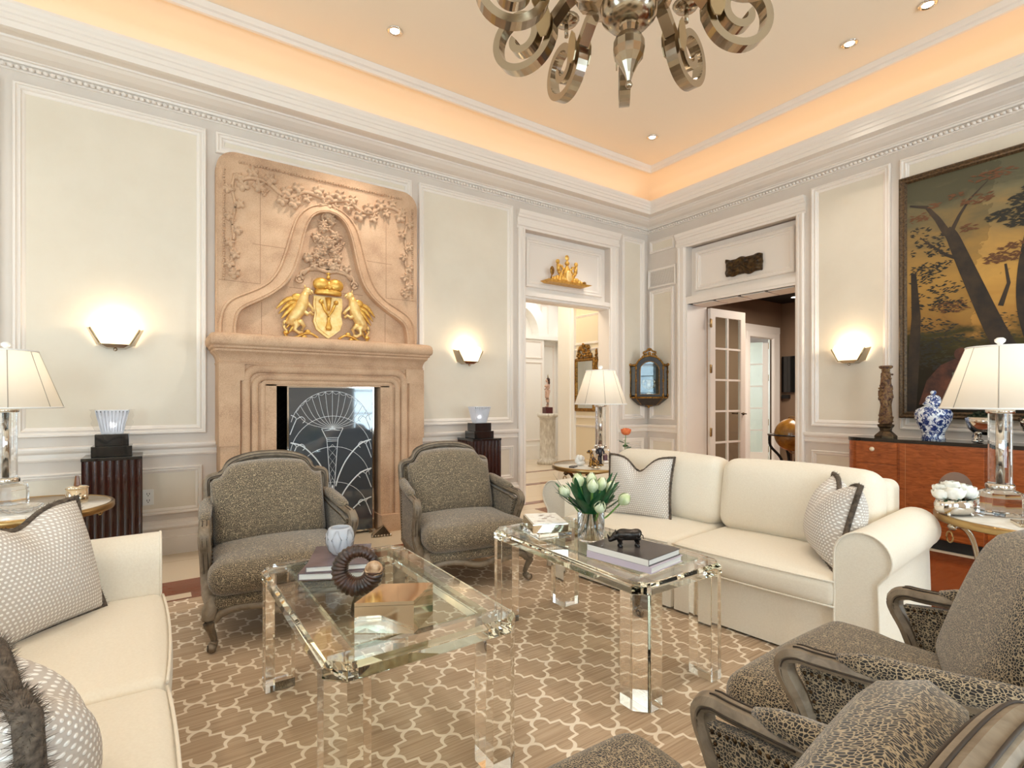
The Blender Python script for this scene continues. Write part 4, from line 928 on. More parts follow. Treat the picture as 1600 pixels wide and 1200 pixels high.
# ------------------------------------------------------------------ acrylic coffee tables
def make_table(label, x0, x1, y0, y1, ht=.52):
    t = thing('coffee_table', label, 'coffee table', ((x0+x1)/2, (y0+y1)/2, .0085), 0, 'clear acrylic coffee tables')
    a, c = (x1-x0)/2, (y1-y0)/2; ch = .055; fw = .105; th = .048; ac = M['acrylic']
    def octo(a, c, ch): return [(-a+ch, -c), (a-ch, -c), (a, -c+ch), (a, c-ch), (a-ch, c), (-a+ch, c), (-a, c-ch), (-a, -c+ch)]
    inn = [(-a+fw, -c+fw), (a-fw, -c+fw), (a-fw, -c+fw), (a-fw, c-fw), (a-fw, c-fw), (-a+fw, c-fw), (-a+fw, c-fw), (-a+fw, -c+fw)]
    zt = ht-.0085; zb = zt-th; bv = .014; b = MB(); n = 8
    Ls = [(octo(a-.004, c-.004, ch), zb), (octo(a, c, ch), zb+.004), (octo(a, c, ch), zt-bv), (octo(a-bv, c-bv, ch*.9), zt), (inn, zt), (inn, zb)]
    b.add([(x, y, z) for P, z in Ls for x, y in P], [(j*n+i, j*n+(i+1) % n, ((j+1) % 6)*n+(i+1) % n, ((j+1) % 6)*n+i) for j in range(6) for i in range(n)])
    b.build('table_frame', ac, t)
    for sx in (-1, 1):
        for sy in (-1, 1):
            lw = .118; b = MB(); ch2 = .05
            P = [(sx*(a-.004-lw), sy*(c-.004-lw)), (sx*(a-.004), sy*(c-.004-lw)), (sx*(a-.004), sy*(c-.004-ch2)), (sx*(a-.004-ch2), sy*(c-.004)), (sx*(a-.004-lw), sy*(c-.004))]
            b.prism(P, 0.0, zb-.0006); b.build('leg', ac, t)
    b = MB(); b.rbox(-a+fw-.012, a-fw+.012, -c+fw-.012, c-fw+.012, zt+.0005, zt+.009, .002); b.build('glass_top', M['tabletop_pane'], t)
    return t
TT = .5205                                  # height of the table tops
make_table('clear acrylic coffee table at left holding the ridged horn and mirrored box', .385, 1.035, 1.44, 2.53)
make_table('clear acrylic coffee table at right holding the tulips and the rhinoceros', 1.57, 2.14, 1.40, 2.53)
# ------------------------------------------------------------------ round marble side tables
def make_side(label, x, y, rz, lm='bronze'):
    t = thing('side_table', label, 'side table', (x, y, .0055), rz, 'round marble side tables')
    b = MB(); b.lathe([(.0, .606), (.398, .606), (.398, .627), (.0, .627)], 48); b.build('marble_top', M['marble'], t)
    b = MB(); b.lathe([(.392, .592), (.412, .592), (.416, .600), (.416, .626), (.410, .631), (.399, .631), (.399, .605), (.392, .605)], 56); b.build('brass_rim', M['brass'], t)
    for i in range(3):
        a = 2*PI*i/3+PI/6; f = lambda r, z: (r*math.cos(a), r*math.sin(a), z)
        b = MB(); b.tube(spline([f(.405, .565), f(.40, .585), f(.36, .585), f(.315, .54), f(.285, .44), f(.275, .30), f(.29, .14), f(.33, .02)], 4), [.012, .016, .02, .021, .02, .019, .018, .017, .016, .016, .015, .015, .014, .014, .013, .013, .012, .012, .012, .012, .012, .012, .012, .012, .013, .013, .014, .015, .016], 8)
        b.ell(f(.335, .010), (.026, .026, .010), 10, 6); g = b.build('leg', M[lm], t)
        b = MB(); c = Vector(f(.415, .53)); tv = Vector((-math.sin(a), math.cos(a), 0))
        b.tube([c+tv*.022*math.cos(q)+Vector((0, 0, .028*math.sin(q))) for q in [2*PI*j/14 for j in range(14)]], .0045, 6, closed=True, up=(0, 0, 1)); b.build('ring', M['brass'], g)
    return t
SIDE = {'L': (-.61, 4.02), 'M': (3.44, 3.63), 'R': (3.73, .70)}
make_side('round marble side table in the left corner behind the left sofa arm', *SIDE['L'], R(8))
make_side('round marble side table at the far end of the right sofa holding the orange rose', *SIDE['M'], R(35))
make_side('round marble side table at the right edge holding white roses', *SIDE['R'], R(-10), 'nickel')
ST = .634
# ------------------------------------------------------------------ crystal column lamps
def make_lamp(label, x, y):
    t = thing('table_lamp', label, 'lamp', (x, y, ST), 0, 'crystal column table lamps')
    b = MB(); oc = lambda r, z: [(r*math.cos(PI/8+PI/4*i), r*math.sin(PI/8+PI/4*i), z) for i in range(8)]
    Ls = [(.098, .002), (.102, .006), (.102, .095), (.094, .118), (.06, .134)]
    b.add([p for r, z in Ls for p in oc(r, z)], [(j*8+i, j*8+(i+1) % 8, (j+1)*8+(i+1) % 8, (j+1)*8+i) for j in range(4) for i in range(8)]+[tuple(range(8)), tuple(range(32, 40))])
    b.build('crystal_base', M['crystal'], t)
    b = MB(); b.lathe([(.058, .136), (.062, .14), (.062, .158), (.055, .166)], 28); b.build('collar', M['chrome'], t); b = MB(); b.lathe([(.054, .540), (.060, .544), (.060, .562), (.02, .568), (.012, .60), (.012, .84), (.0, .84)], 28); b.build('socket', M['chrome'], t)
    b = MB(); b.lathe([(.0, .167), (.050, .167), (.050, .539), (.0, .539)], 24, sm=False); b.build('glass_column', M['crystal'], t)
    b = MB(); b.lathe([(.0, .168), (.013, .168), (.013, .538), (.0, .538)], 12); b.build('inner_rod', M['chrome'], t)
    b = MB(); n = 32
    pr = [(.254, .565), (.140, .895)]; ip = [(.251, .566), (.137, .894)]
    b.lathe([pr[0], pr[1]], n); b2 = b.build('lamp_shade', M['shade'], t); b2.data.polygons.foreach_set('use_smooth', [True]*len(b2.data.polygons))
    bmx = bmesh.new(); bmx.from_mesh(b2.data); bmesh.ops.delete(bmx, geom=[f for f in bmx.faces if len(f.verts) > 4], context='FACES_ONLY'); bmx.to_mesh(b2.data); bmx.free()
    b = MB()
    for z, r in ((.567, .2535), (.893, .1405)): b = MB(); b.tube([(r*math.cos(2*PI*i/48), r*math.sin(2*PI*i/48), z) for i in range(48)], .005, 6, closed=True); b.build('shade_trim', M['white'], b2)
    b = MB()
    for i in range(8): a = 2*PI*i/8+.2; b.tube([(.2545*math.cos(a), .2545*math.sin(a), .567), (.1405*math.cos(a), .1405*math.sin(a), .893)], .0022, 5)
    b.build('shade_seam', M['seam'], b2)
    b = MB(); b.lathe([(.0, .84), (.02, .895), (.008, .902), (.012, .912), (.022, .922), (.024, .934), (.014, .944), (.0, .946)], 14); b.build('finial', M['porcelain'], t)
    b = MB(); b.ell((.05, 0, .70), .024, 10, 8); b.ell((-.05, 0, .70), .024, 10, 8); b.tube([(-.05, 0, .67), (.05, 0, .67)], .006, 6); b.build('light_bulb', M['bulb'], t)
    lamp('lamp_glow', 'POINT', (x, y, ST+.78), 1.6, (1.0, .94, .86), radius=.05)
    return t
make_lamp('crystal column lamp with white shade at the left edge', -.70, 4.13)
make_lamp('crystal column lamp with white shade in the middle, by the left doorway', 3.62, 3.76)
make_lamp('crystal column lamp with white shade at the right edge, before the painting', 3.74, .845)
# ------------------------------------------------------------------ fluted pedestals with lit crystal vases
def make_pedestal(label, x0, x1):
    t = thing('fluted_pedestal', label, 'pedestal', ((x0+x1)/2, 4.82, 0), 0, 'dark fluted pedestals'); w = (x1-x0)/2; n = 8
    P = []
    for s in range(4):
        a = s*PI/2
        for i in range(n):
            for q in range(5):
                u = -w+2*w*(i+q/5)/n; d = .165-.010*math.sin(PI*q/5); d = d if s % 2 == 0 else w-.010*math.sin(PI*q/5); u = u if s % 2 == 0 else u*.165/w
                P.append((u*math.cos(a)-(-d)*math.sin(a), u*math.sin(a)+(-d)*math.cos(a)))
    b = MB(); b.prism(P, .03, .815); b.box(-w+.01, w-.01, -.155, .155, 0, .03); b.build('fluted_shaft', M['mahog'], t)
    b = MB(); b.rbox(-w-.004, w+.004, -.170, .170, .815, .838, .004); b.build('pedestal_top', M['black'], t); return t
make_pedestal('dark fluted wooden pedestal at left between the lamp table and the fireplace', -.41, -.07)
make_pedestal('dark fluted wooden pedestal behind the right-hand chair, beside the left doorway', 2.70, 3.04)
def crystal_base(label, x):
    t = thing('stepped_plinth', label, 'plinth', (x, 4.80, .838), 0, 'black stepped plinths')
    b = MB(); b.rbox(-.118, .118, -.10, .10, 0, .075, .003); b.build('lower_step', M['black'], t)
    b = MB(); b.rbox(-.098, .098, -.082, .082, .0755, .160, .003); b.build('upper_step', M['black'], t)
crystal_base('black stepped plinth on the left fluted pedestal', -.245); crystal_base('black stepped plinth on the right fluted pedestal', 2.86)
def crystal_vase(label, x, wings):
    t = thing('crystal_vase', label, 'vase', (x, 4.80, .999), 0, 'lit crystal vases')
    def rect(w, d, z): return [(-w, -d, z), (w, -d, z), (w, d, z), (-w, d, z)]
    b = MB(); Ls = [rect(.062, .04, 0), rect(.066, .045, .01), rect(.098, .072, .17), rect(.090, .064, .17), rect(.052, .032, .022)]
    b.add([p for q in Ls for p in q], [(j*4+i, j*4+(i+1) % 4, (j+1)*4+(i+1) % 4, (j+1)*4+i) for j in range(4) for i in range(4)]+[(0, 1, 2, 3), (16, 17, 18, 19)]); b.build('bowl', M['frosted'], t)
    b = MB()
    for i in range(9): x_ = -.06+.015*i; b.tube([(x_*1.0, -.045, .02), (x_*1.45, -.074, .165)], .003, 5)
    b.build('rib', M['crystal'], t)
    if wings:
        for sg in (-1, 1):
            b = MB(); pts = [(.066, .01), (.085, .03), (.10, .02), (.112, .05), (.125, .075), (.115, .10), (.128, .13), (.12, .16), (.135, .175), (.10, .178)]
            b.prism([(sg*a, c) for a, c in pts], -.012, .012, lambda u, v, h: (u, h, v)); b.build('wing', M['crystal'], t)
    lamp('vase_glow', 'POINT', (x, 4.80, 1.06), 1.6, (1, .96, .9), radius=.02)
crystal_vase('winged frosted crystal vase lit from below on the left pedestal', -.245, True)
crystal_vase('plain fan-shaped crystal vase lit from below on the right pedestal', 2.86, False)
# ------------------------------------------------------------------ wall sconces
def make_sconce(label, loc, rz):
    t = thing('wall_sconce', label, 'wall light', loc, rz, 'frosted glass wall sconces')      # wall plane y=0, room toward -y
    cen = [(-.085, -.055), (.085, -.055), (.145, .055), (.125, .098), (.07, .122), (0, .130), (-.07, .122), (-.125, .098), (-.145, .055)]
    b = MB(); v = []; n = len(cen)
    for k_, dp in ((1.0, -.105), (.98, -.099)): v += [(x*k_, dp-.018*(1-(x/.15)**2)-.10*(z+.055)*0.15, z) for x, z in cen]
    b.add(v, [tuple(range(n)), tuple(range(2*n-1, n-1, -1))]+[(i, (i+1) % n, n+(i+1) % n, n+i) for i in range(n)]); b.build('glass_bowl', M['glow'], t)
    for sg in (-1, 1):
        b = MB(); q = [(sg*.088, -.107, -.062), (sg*.150, -.107, .055), (sg*.172, -.02, .072), (sg*.115, -.006, -.055)]; nrm = Vector((sg*.004, -.004, -.004))
        b.add(q+[tuple(Vector(p)+nrm) for p in q], [(0, 1, 2, 3), (4, 5, 6, 7), (0, 1, 5, 4), (1, 2, 6, 5), (2, 3, 7, 6), (3, 0, 4, 7)]); b.build('side_wing', M['nickel'], t)
        b = MB(); b.tube([(sg*.152, -.11, .062), (sg*.087, -.112, -.06)], .006, 6); b.build('glass_edge', M['nickel_lt'], t)
    b = MB(); b.add([(-.09, -.112, -.055), (.09, -.112, -.055), (.115, -.004, -.055), (-.115, -.004, -.055), (-.05, -.095, -.082), (.05, -.095, -.082), (.06, -.01, -.085), (-.06, -.01, -.085)], [(0, 1, 2, 3), (4, 5, 6, 7), (0, 1, 5, 4), (1, 2, 6, 5), (2, 3, 7, 6), (3, 0, 4, 7)])
    b.ell((0, -.08, -.094), .014, 10, 7); b.rbox(-.07, .07, -.006, -.0005, -.05, .05, .002); b.build('base_plate', M['nickel'], t)
    a = Matrix.Rotation(rz, 3, 'Z') @ Vector((0, -.06, .085)); lamp('sconce_glow', 'POINT', Vector(loc)+a, 4, (1.0, .80, .54), radius=.035)
    return t
make_sconce('frosted glass wall sconce on the cream panel left of the fireplace', (-.238, YW-.004, 1.72), 0)
make_sconce('frosted glass wall sconce between the fireplace and the left doorway', (2.845, YW-.004, 1.715), 0)
make_sconce('frosted glass wall sconce on the right wall beside the painting', (XW-.004, 2.42, 1.69), -PI/2)
# ------------------------------------------------------------------ sideboard and what stands on it
sb = thing('sideboard', 'long reddish wooden sideboard with a black top under the landscape painting', 'sideboard', (5.56, 0.6, 0))
y0, y1, xf = -1.15, 2.30, 5.36
rc = .09
plan = [(XW-.06, y0), (XW-.06, y1)]+[(xf+rc-rc*math.sin(PI/2*i/6), y1-rc+rc*math.cos(PI/2*i/6)) for i in range(7)]+[(xf+rc-rc*math.cos(PI/2*i/6), y0+rc-rc*math.sin(PI/2*i/6)) for i in range(7)]
b = MB(); b.prism(plan, .09, .868); wpart(b, 'carcass', M['burl'], sb)
b = MB(); b.prism([(5.58+(x-5.58)*1.02, .575+(y-.575)*1.003) for x, y in plan], .868, .898); wpart(b, 'black_top', M['black'], sb)
b = MB(); b.prism([(5.58+(x-5.58)*.9, .575+(y-.575)*.985) for x, y in plan], .0, .09); wpart(b, 'plinth_base', M['matte_black'], sb)
for ya, yb, dr in ((1.885, y1-rc-.005, True), (1.30, 1.865, False), (.58, 1.28, False), (-.14, .56, False), (-.72, -.16, False), (y0+rc+.005, -.74, True)):
    if dr:
        b = MB(); b.rbox(xf-.012, xf+.004, ya, yb, .675, .862, .003); d = wpart(b, 'drawer', M['burl'], sb)
        b = MB(); yc = (ya+yb)/2+.03; b.lathe([(.0, 0), (.020, 0), (.020, .006), (.014, .014), (.0, .016)], 18); b.xf(Matrix.Translation((xf-.012, yc, .80)) @ Matrix.Rotation(-PI/2, 4, 'Y')); b.xf(Matrix.Translation(-Vector(sb.location))).build('knob', mat('pale_bone_knob', (226, 206, 176), .4), d)
        b = MB(); b.rbox(xf-.012, xf+.004, ya, yb, .10, .668, .003); wpart(b, 'door', M['burl'], sb)
    else:
        b = MB(); b.rbox(xf-.012, xf+.004, ya, yb, .10, .862, .003); d = wpart(b, 'door', M['burl'], sb)
        b = MB(); b.box(xf-.0135, xf-.012, yb-.045, yb-.042, .10, .862); b.xf(Matrix.Translation(-Vector(sb.location))).build('inlay_line', mat('light_wood_inlay', (196, 130, 76), .3), d)
ct = thing('carved_candlestick', 'tall twisted polychrome carved candlestick at the left end of the sideboard', 'candlestick', (5.52, 2.03, .899))
b = MB(); b.lathe([(.088, 0), (.088, .015), (.075, .03), (.055, .05), (.045, .06), (.05, .085), (.062, .10), (.066, .118), (.045, .125), (.0, .125)], 6, sm=False); b.build('candlestick_base', M['wood_grey'] if False else M['bronze'], ct)
b = MB(); b.lathe([(.042, .12), (.046, .15), (.05, .22), (.046, .30), (.05, .38), (.045, .46), (.042, .54), (.036, .58), (.030, .595)], 20, wob=lambda a, z: 1+.14*math.sin(2*a+z*26)+.05*math.sin(5*a-z*60))
r_ = random.Random(9)
for i in range(70):
    z = .14+.44*i/70; a = z*13+(PI if i % 2 else 0)+r_.uniform(-.5, .5); b.ell((.048*math.cos(a), .048*math.sin(a), z), (.012, .012, .010), 6, 4)
b.build('twisted_shaft', M['twist'], ct)
b = MB(); b.lathe([(.028, .59), (.034, .61), (.03, .62), (.052, .635), (.055, .65), (.045, .655), (.0, .65)], 14, wob=lambda a, z: 1+.06*math.sin(7*a)); b.build('candle_cup', M['twist'], ct)
gj = thing('ginger_jar', 'blue and white lidded porcelain jar on the sideboard, half behind the lamp shade', 'jar', (5.53, 1.68, .899))
b = MB(); b.lathe([(.0, 0), (.082, 0), (.084, .01), (.078, .03), (.080, .07), (.105, .12), (.128, .18), (.132, .225), (.118, .26), (.085, .28), (.066, .288), (.062, .30), (.0, .30)], 32); b.build('jar_body', M['blue_china'], gj)
b = MB(); b.lathe([(.0, .30), (.072, .30), (.074, .31), (.066, .318), (.055, .335), (.052, .36), (.04, .378), (.022, .385), (.012, .39), (.022, .402), (.018, .42), (.0, .428)], 28); b.build('jar_lid', M['blue_china'], gj)
for z, r in ((.012, .0845), (.066, .0805)):
    b = MB(); b.tube([(r*math.cos(2*PI*i/32), r*math.sin(2*PI*i/32), z) for i in range(32)], .0025, 5, closed=True); b.build('blue_band', mat('cobalt_line', (34, 50, 110), .2), gj)
def bowl(label, y):
    t = thing('silver_bowl', label, 'bowl', (5.52, y, .899), 0, 'silver bowls on the sideboard')
    b = MB(); b.lathe([(.05, .062), (.085, .075), (.122, .115), (.136, .165), (.142, .205), (.136, .205), (.128, .165), (.112, .12), (.07, .085), (.0, .082)], 36); b.build('bowl_body', M['chrome'], t)
    for i in range(4):
        a = PI/4+PI/2*i; b = MB(); b.tube([(.075*math.cos(a), .075*math.sin(a), .085), (.088*math.cos(a), .088*math.sin(a), .04), (.08*math.cos(a), .08*math.sin(a), .012)], [.014, .018, .022], 8); b.ell((.082*math.cos(a), .082*math.sin(a), .014), (.026, .026, .014), 10, 6); b.build('foot', M['chrome'], t)

    b = MB(); q = random.Random(int(y*100))
    for i in range(420):
        a = q.uniform(0, 2*PI); r = .125*math.sqrt(q.random()); z = .205+.045*(1-(r/.125)**2)+q.uniform(-.012, .008); c = Vector((5.52+r*math.cos(a), y+r*math.sin(a), .899+z))
        d = Vector((q.gauss(0, 1), q.gauss(0, 1), q.gauss(.6, .6))).normalized(); e = d.cross(Vector((q.gauss(0, 1), q.gauss(0, 1), q.gauss(0, 1)))).normalized()
        b.add([c-d*.011, c+e*.006, c+d*.011, c-e*.006], [(0, 1, 2, 3)])
    b.lathe([(.128, .16), (.12, .20), (.07, .225), (.0, .235)], 18, (5.52, y, .899))
    tag(b.build('boxwood_mound', M['moss']), 'mound of dark boxwood leaves filling the silver bowl %s' % ('left of the lamp column' if y > 1.2 else 'right of the lamp column'), 'greenery', kind='stuff')
bowl('round silver bowl on clawed feet on the sideboard, left of the lamp column', 1.325)
bowl('round silver bowl on clawed feet on the sideboard, right of the lamp column', 1.00)
# ------------------------------------------------------------------ landscape painting
pt = thing('painting', 'large dark landscape painting of two tall trees against a golden sky', 'painting', (XW-.03, .70, 1.08))
ya, yb, za, zb = -.62, 2.01, 1.075, 3.30
m = mat('oil_landscape', (120, 90, 50), .55, Specular_IOR_Level=0.2)
v = coords(m); s = N(m, 'ShaderNodeSeparateXYZ'); L(m, v, s.inputs[0])
f = noise(m, coords(m, (1, .8, 2.2)), 2.6, 6, .6, .8); hz = math_(m, 'ADD', math_(m, 'MULTIPLY', s.outputs[2], .42), math_(m, 'MULTIPLY', f, .32))
skyc = ramp(m, hz, [(.16, (30, 22, 14)), (.34, (40, 32, 18)), (.44, (74, 66, 36)), (.50, (168, 122, 62)), (.66, (196, 150, 78)), (.82, (158, 126, 76)), (.95, (112, 104, 78)), (1.0, (90, 86, 66))])
lf = math_(m, 'ADD', math_(m, 'MULTIPLY', s.outputs[1], .9), math_(m, 'MULTIPLY', noise(m, coords(m), 3.4, 5, .6), .8))
mx = N(m, 'ShaderNodeMix', data_type='RGBA'); L(m, ramp(m, lf, [(.0, (0, 0, 0)), (1.25, (0, 0, 0)), (1.0, (150, 150, 150))]), mx.inputs[0]); L(m, skyc, mx.inputs[6]); mx.inputs[7].default_value = lin((44, 40, 26)); L(m, mx.outputs[2], BS(m).inputs['Base Color'])
b = MB(); b.box(XW-.030, XW-.012, ya+.05, yb-.05, za+.05, zb-.05); wpart(b, 'canvas', m, pt)
b = MB(); b.sweep([(0, .012), (0, .05), (.012, .056), (.03, .046), (.045, .05), (.055, .038), (.06, .03)], [(ya, za), (yb, za), (yb, zb), (ya, zb)], RW); wpart(b, 'picture_frame', noisy('dark_gilt_frame', (104, 80, 52), (58, 42, 26), 60, .5, .4), pt, auto=30)
PX = lambda y, z, h=0: (XW-.0305-h, y, z)
def rib(b, pts, ws, mi, h):
    n = len(pts); v = []
    for i in range(n):
        a = Vector(pts[max(i-1, 0)]); c = Vector(pts[min(i+1, n-1)]); d = (c-a).normalized(); nn = Vector((-d.y, d.x)); p = Vector(pts[i])
        for sg in (-1, 1): q = p+nn*ws[i]*sg; v.append(PX(max(ya+.06, min(yb-.06, q.x)), max(za+.06, min(zb-.06, q.y)), h))
    b.add(v, [(2*i, 2*i+1, 2*i+3, 2*i+2) for i in range(n-1)], mi)
q = random.Random(21); b = MB()
def leaves(cy, cz, ry, rz, n, mi, h, s=.035):
    for i in range(int(n*.62)):
        a = q.uniform(0, 2*PI); r = math.sqrt(q.random()); y = cy+ry*r*math.cos(a); z = cz+rz*r*math.sin(a)
        if not (ya+.09 < y < yb-.09 and za+.09 < z < zb-.09): continue
        t = q.uniform(-.6, .6)+(PI if q.random() < .5 else 0); l = s*q.uniform(.4, .95); w = l*.30; d = Vector((math.cos(t), math.sin(t))); nn = Vector((-d.y, d.x)); hh = h+q.uniform(0, .0008)
        b.add([PX(y-d.x*l, z-d.y*l, hh), PX(y+nn.x*w, z+nn.y*w, hh), PX(y+d.x*l, z+d.y*l, hh), PX(y-nn.x*w, z-nn.y*w, hh)], [(0, 1, 2, 3)], mi)
for i in range(26): leaves(1.93-q.random()*.32, 1.3+q.random()*1.5, .13, .06, 46, 1, .0004, .028)
for cy, cz in ((1.2, 1.9), (1.4, 1.75), (1.75, 1.8), (.9, 1.78), (.6, 1.7), (1.55, 1.62), (1.1, 1.6)): leaves(cy, cz, .22, .07, 110, 4, .0003, .022)
T1 = [(1.05, 1.14), (1.20, 1.5), (1.34, 1.85), (1.46, 2.2), (1.56, 2.5), (1.62, 2.68), (1.66, 2.74)]
rib(b, [(p.x, p.y) for p in spline([(*p, 0) for p in T1], 4)], [.085-.05*i/24 for i in range(25)], 0, .0023)
rib(b, [(1.65, 2.7), (1.72, 2.85), (1.80, 2.98), (1.93, 3.03)], [.03, .022, .015, .008], 0, .0017)
rib(b, [(1.63, 2.7), (1.57, 2.84), (1.50, 2.96), (1.38, 3.08)], [.018, .012, .008, .004], 0, .0014); rib(b, [(1.54, 2.45), (1.66, 2.52), (1.78, 2.64), (1.85, 2.72)], [.018, .012, .008, .003], 0, .0011)
T2 = [(1.02, 1.4), (1.10, 1.7), (1.16, 2.0), (1.16, 2.3), (1.12, 2.6), (1.09, 2.75)]
rib(b, [(p.x, p.y) for p in spline([(*p, 0) for p in T2], 4)], [.055-.03*i/20 for i in range(21)], 0, .0023); rib(b, [(1.30, 2.02), (1.25, 2.2), (1.27, 2.36)], [.018, .012, .008], 0, .0017)
rib(b, [(1.93, 1.1), (1.90, 1.6), (1.88, 2.0), (1.90, 2.4)], [.05, .045, .035, .02], 0, .0020)
for cy, cz, ry, rz, n in ((1.02, 2.86, .24, .07, 320), (1.22, 2.76, .18, .05, 200), (.85, 2.78, .25, .08, 300), (.95, 2.95, .22, .06, 220), (.6, 2.9, .3, .12, 380), (1.12, 2.68, .14, .035, 120)): leaves(cy, cz, ry, rz, n, 1, .0030, .034)
for cy, cz, ry, rz, n in ((1.30, 2.42, .12, .05, 110), (1.22, 2.5, .10, .03, 60), (1.02, 2.2, .10, .04, 40), (1.0, 2.05, .10, .03, 34), (1.62, 2.06, .16, .05, 70), (1.45, 2.95, .12, .04, 70), (1.35, 3.12, .16, .04, 90), (1.5, 2.72, .06, .03, 26), (1.87, 2.9, .10, .04, 50), (1.75, 2.98, .06, .02, 22), (1.6, 3.02, .06, .03, 26), (.95, 2.4, .14, .04, 50)): leaves(cy, cz, ry, rz, n, 2, .0026, .03)
def blob(pts, mi, h): b.add([PX(*p, h) for p in pts], [tuple(range(len(pts)))], mi)
blob([(1.86, 1.2), (1.80, 1.42), (1.70, 1.55), (1.60, 1.60), (1.52, 1.56), (1.50, 1.40), (1.42, 1.30), (1.45, 1.2)], 3, .0012); blob([(1.46, 1.58), (1.36, 1.64), (1.24, 1.66), (1.22, 1.63), (1.40, 1.52)], 3, .0014); blob([(1.40, 1.2), (1.36, 1.36), (1.26, 1.44), (1.16, 1.42), (1.1, 1.3), (1.12, 1.18)], 3, .0012)
for cy, cz in ((1.56, 1.64), (1.2, 1.45)): blob([(cy+.045*math.cos(a), cz+.055*math.sin(a)) for a in [2*PI*i/14 for i in range(14)]], 3, .0016)
blob([(1.62, 1.48), (1.55, 1.50), (1.50, 1.30), (1.58, 1.24)], 5, .0018)
wpart(b, 'painted_trees', [noisy('painted_bark', (58, 42, 24), (28, 20, 12), 8, .6), mat('painted_dark_leaf', (34, 30, 18), .6), mat('painted_russet_leaf', (96, 58, 26), .6), noisy('painted_figure', (108, 58, 36), (56, 30, 20), 7, .6), mat('painted_olive_leaf', (48, 46, 24), .6), mat('painted_grey_cloth', (96, 92, 76), .6)], pt)
# ------------------------------------------------------------------ ornaments over the doorways
gs = thing('gilded_crest_sculpture', 'small gilded crest sculpture on a bracket shelf above the left doorway', 'sculpture', (4.31, YW+.02, 2.69))
G = lambda u, v, h: (4.31+u, YW+.095-h, 2.69+v)
b = MB(); b.add([G(-.30, 0, 0), G(.30, 0, 0), G(.36, .02, 0), (4.31-.36, YW+.095, 2.71), G(-.30, 0, .14), G(.30, 0, .14), G(.36, .022, .17), G(-.36, .022, .17)], [(0, 1, 2, 3), (4, 5, 6, 7), (0, 1, 5, 4), (1, 2, 6, 5), (2, 3, 7, 6), (3, 0, 4, 7)]); wpart(b, 'bracket_shelf', M['gold'], gs)
b = MB(); b.lathe([(.06, 0), (.075, .05), (.07, .11), (.05, .16), (.03, .20), (.02, .22)], 12, G(0, .02, .09), sy=.5)
for sg in (-1, 1):
    for i, (u, v, r) in enumerate(((.07, .05, .03), (.10, .09, .028), (.12, .04, .034), (.16, .05, .03), (.20, .035, .028), (.13, .13, .024), (.14, .18, .026), (.055, .17, .02), (.085, .20, .018), (.24, .03, .02))): b.ell(G(sg*u, .02+v, .09), (r, r*.8, r*1.2), 8, 6)
    b.tube(spline([G(sg*.04, .05, .09), G(sg*.10, .12, .10), G(sg*.07, .19, .09), G(sg*.12, .24, .09)], 4), .012, 6)
    b.tube([G(sg*.14, .16, .09), G(sg*.15, .25, .09)], [.024, .018], 8); b.ell(G(sg*.15, .275, .09), (.032, .02, .03), 7, 5, sm=False); b.tube([G(sg*.19, .05, .09), G(sg*.22, .02, .09)], .02, 6)
b.ell(G(0, .27, .09), (.036, .024, .03), 10, 7); b.ell(G(0, .34, .09), (.036, .02, .038), 4, 4, sm=False); b.tube([G(0, .24, .09), G(0, .33, .09)], .012, 6)
wpart(b, 'crest_figures', M['gold'], gs)
b = MB(); b.ell(G(-.24, .15, .09), (.034, .012, .055), 14, 8); b.tube([G(-.265, .02, .09), G(-.245, .10, .09)], .009, 6); b.ell(G(.29, .05, .09), .026, 10, 7); wpart(b, 'side_finial', M['antique_gold'], gs)
b = MB(); b.ell(G(0, .10, .128), (.048, .012, .075), 16, 10); wpart(b, 'oval_shield', M['gold_pale'], gs)
q = random.Random(4); b = MB()
def relf(i, j):
    y = 3.425+.475*i; z = 2.765+.205*j; e = min(i, 1-i, j, 1-j)
    h = .03+.045*min(1, e*7)*(.5+.5*math.sin(i*17+3*math.sin(j*9))*math.cos(j*11+2*math.sin(i*8)))
    return (XW+.118-h if e > 0.001 else XW+.115-.02, y+.012*math.sin(j*9), z+.014*math.sin(i*14)+.012*(i-.5))
b.grid(relf, 40, 20); b.rbox(XW+.085, XW+.118, 3.43, 3.895, 2.77, 2.965, .004)
tag(b.build('carved_relief', noisy('dark_bronzed_wood', (96, 70, 34), (34, 24, 14), 26, .35, .5, bmp=.5)), 'small dark carved relief plaque above the right doorway', 'wall ornament')
# ------------------------------------------------------------------ corner vitrine
cv = thing('corner_vitrine', 'small black and gilt corner vitrine hanging between the two doorways', 'cabinet', (5.80, 5.07, 1.2)); cv.rotation_euler = (0, 0, -PI/4)
# local frame: +y towards the corner, x along the diagonal face; geometry in local coordinates
bd = noisy('dark_lacquered_wood', (52, 44, 38), (30, 26, 24), 20, .45); gd = M['antique_gold']; o = -.36
def ogee(w, z0, zs, n=14):
    return [(-w, z0), (w, z0), (w, zs)]+[(w*math.cos(PI*i/n)*(1 if i not in (0, n) else 1), zs+.13*math.sin(PI*i/n)**.8) for i in range(1, n)]+[(-w, zs)]
b = MB(); b.prism([(-.17, o), (.17, o), (.245, -.245), (.02, -.02), (-.02, -.02), (-.245, -.245)], .055, .085); b.prism([(-.17, o), (.17, o), (.245, -.245), (.02, -.02), (-.02, -.02), (-.245, -.245)], .50, .53)
b.prism([(-.01, -.02), (.01, -.02), (.245, -.245), (.225, -.255)], .085, .50); b.prism([(.01, -.02), (-.01, -.02), (-.245, -.245), (-.225, -.255)], .085, .50)
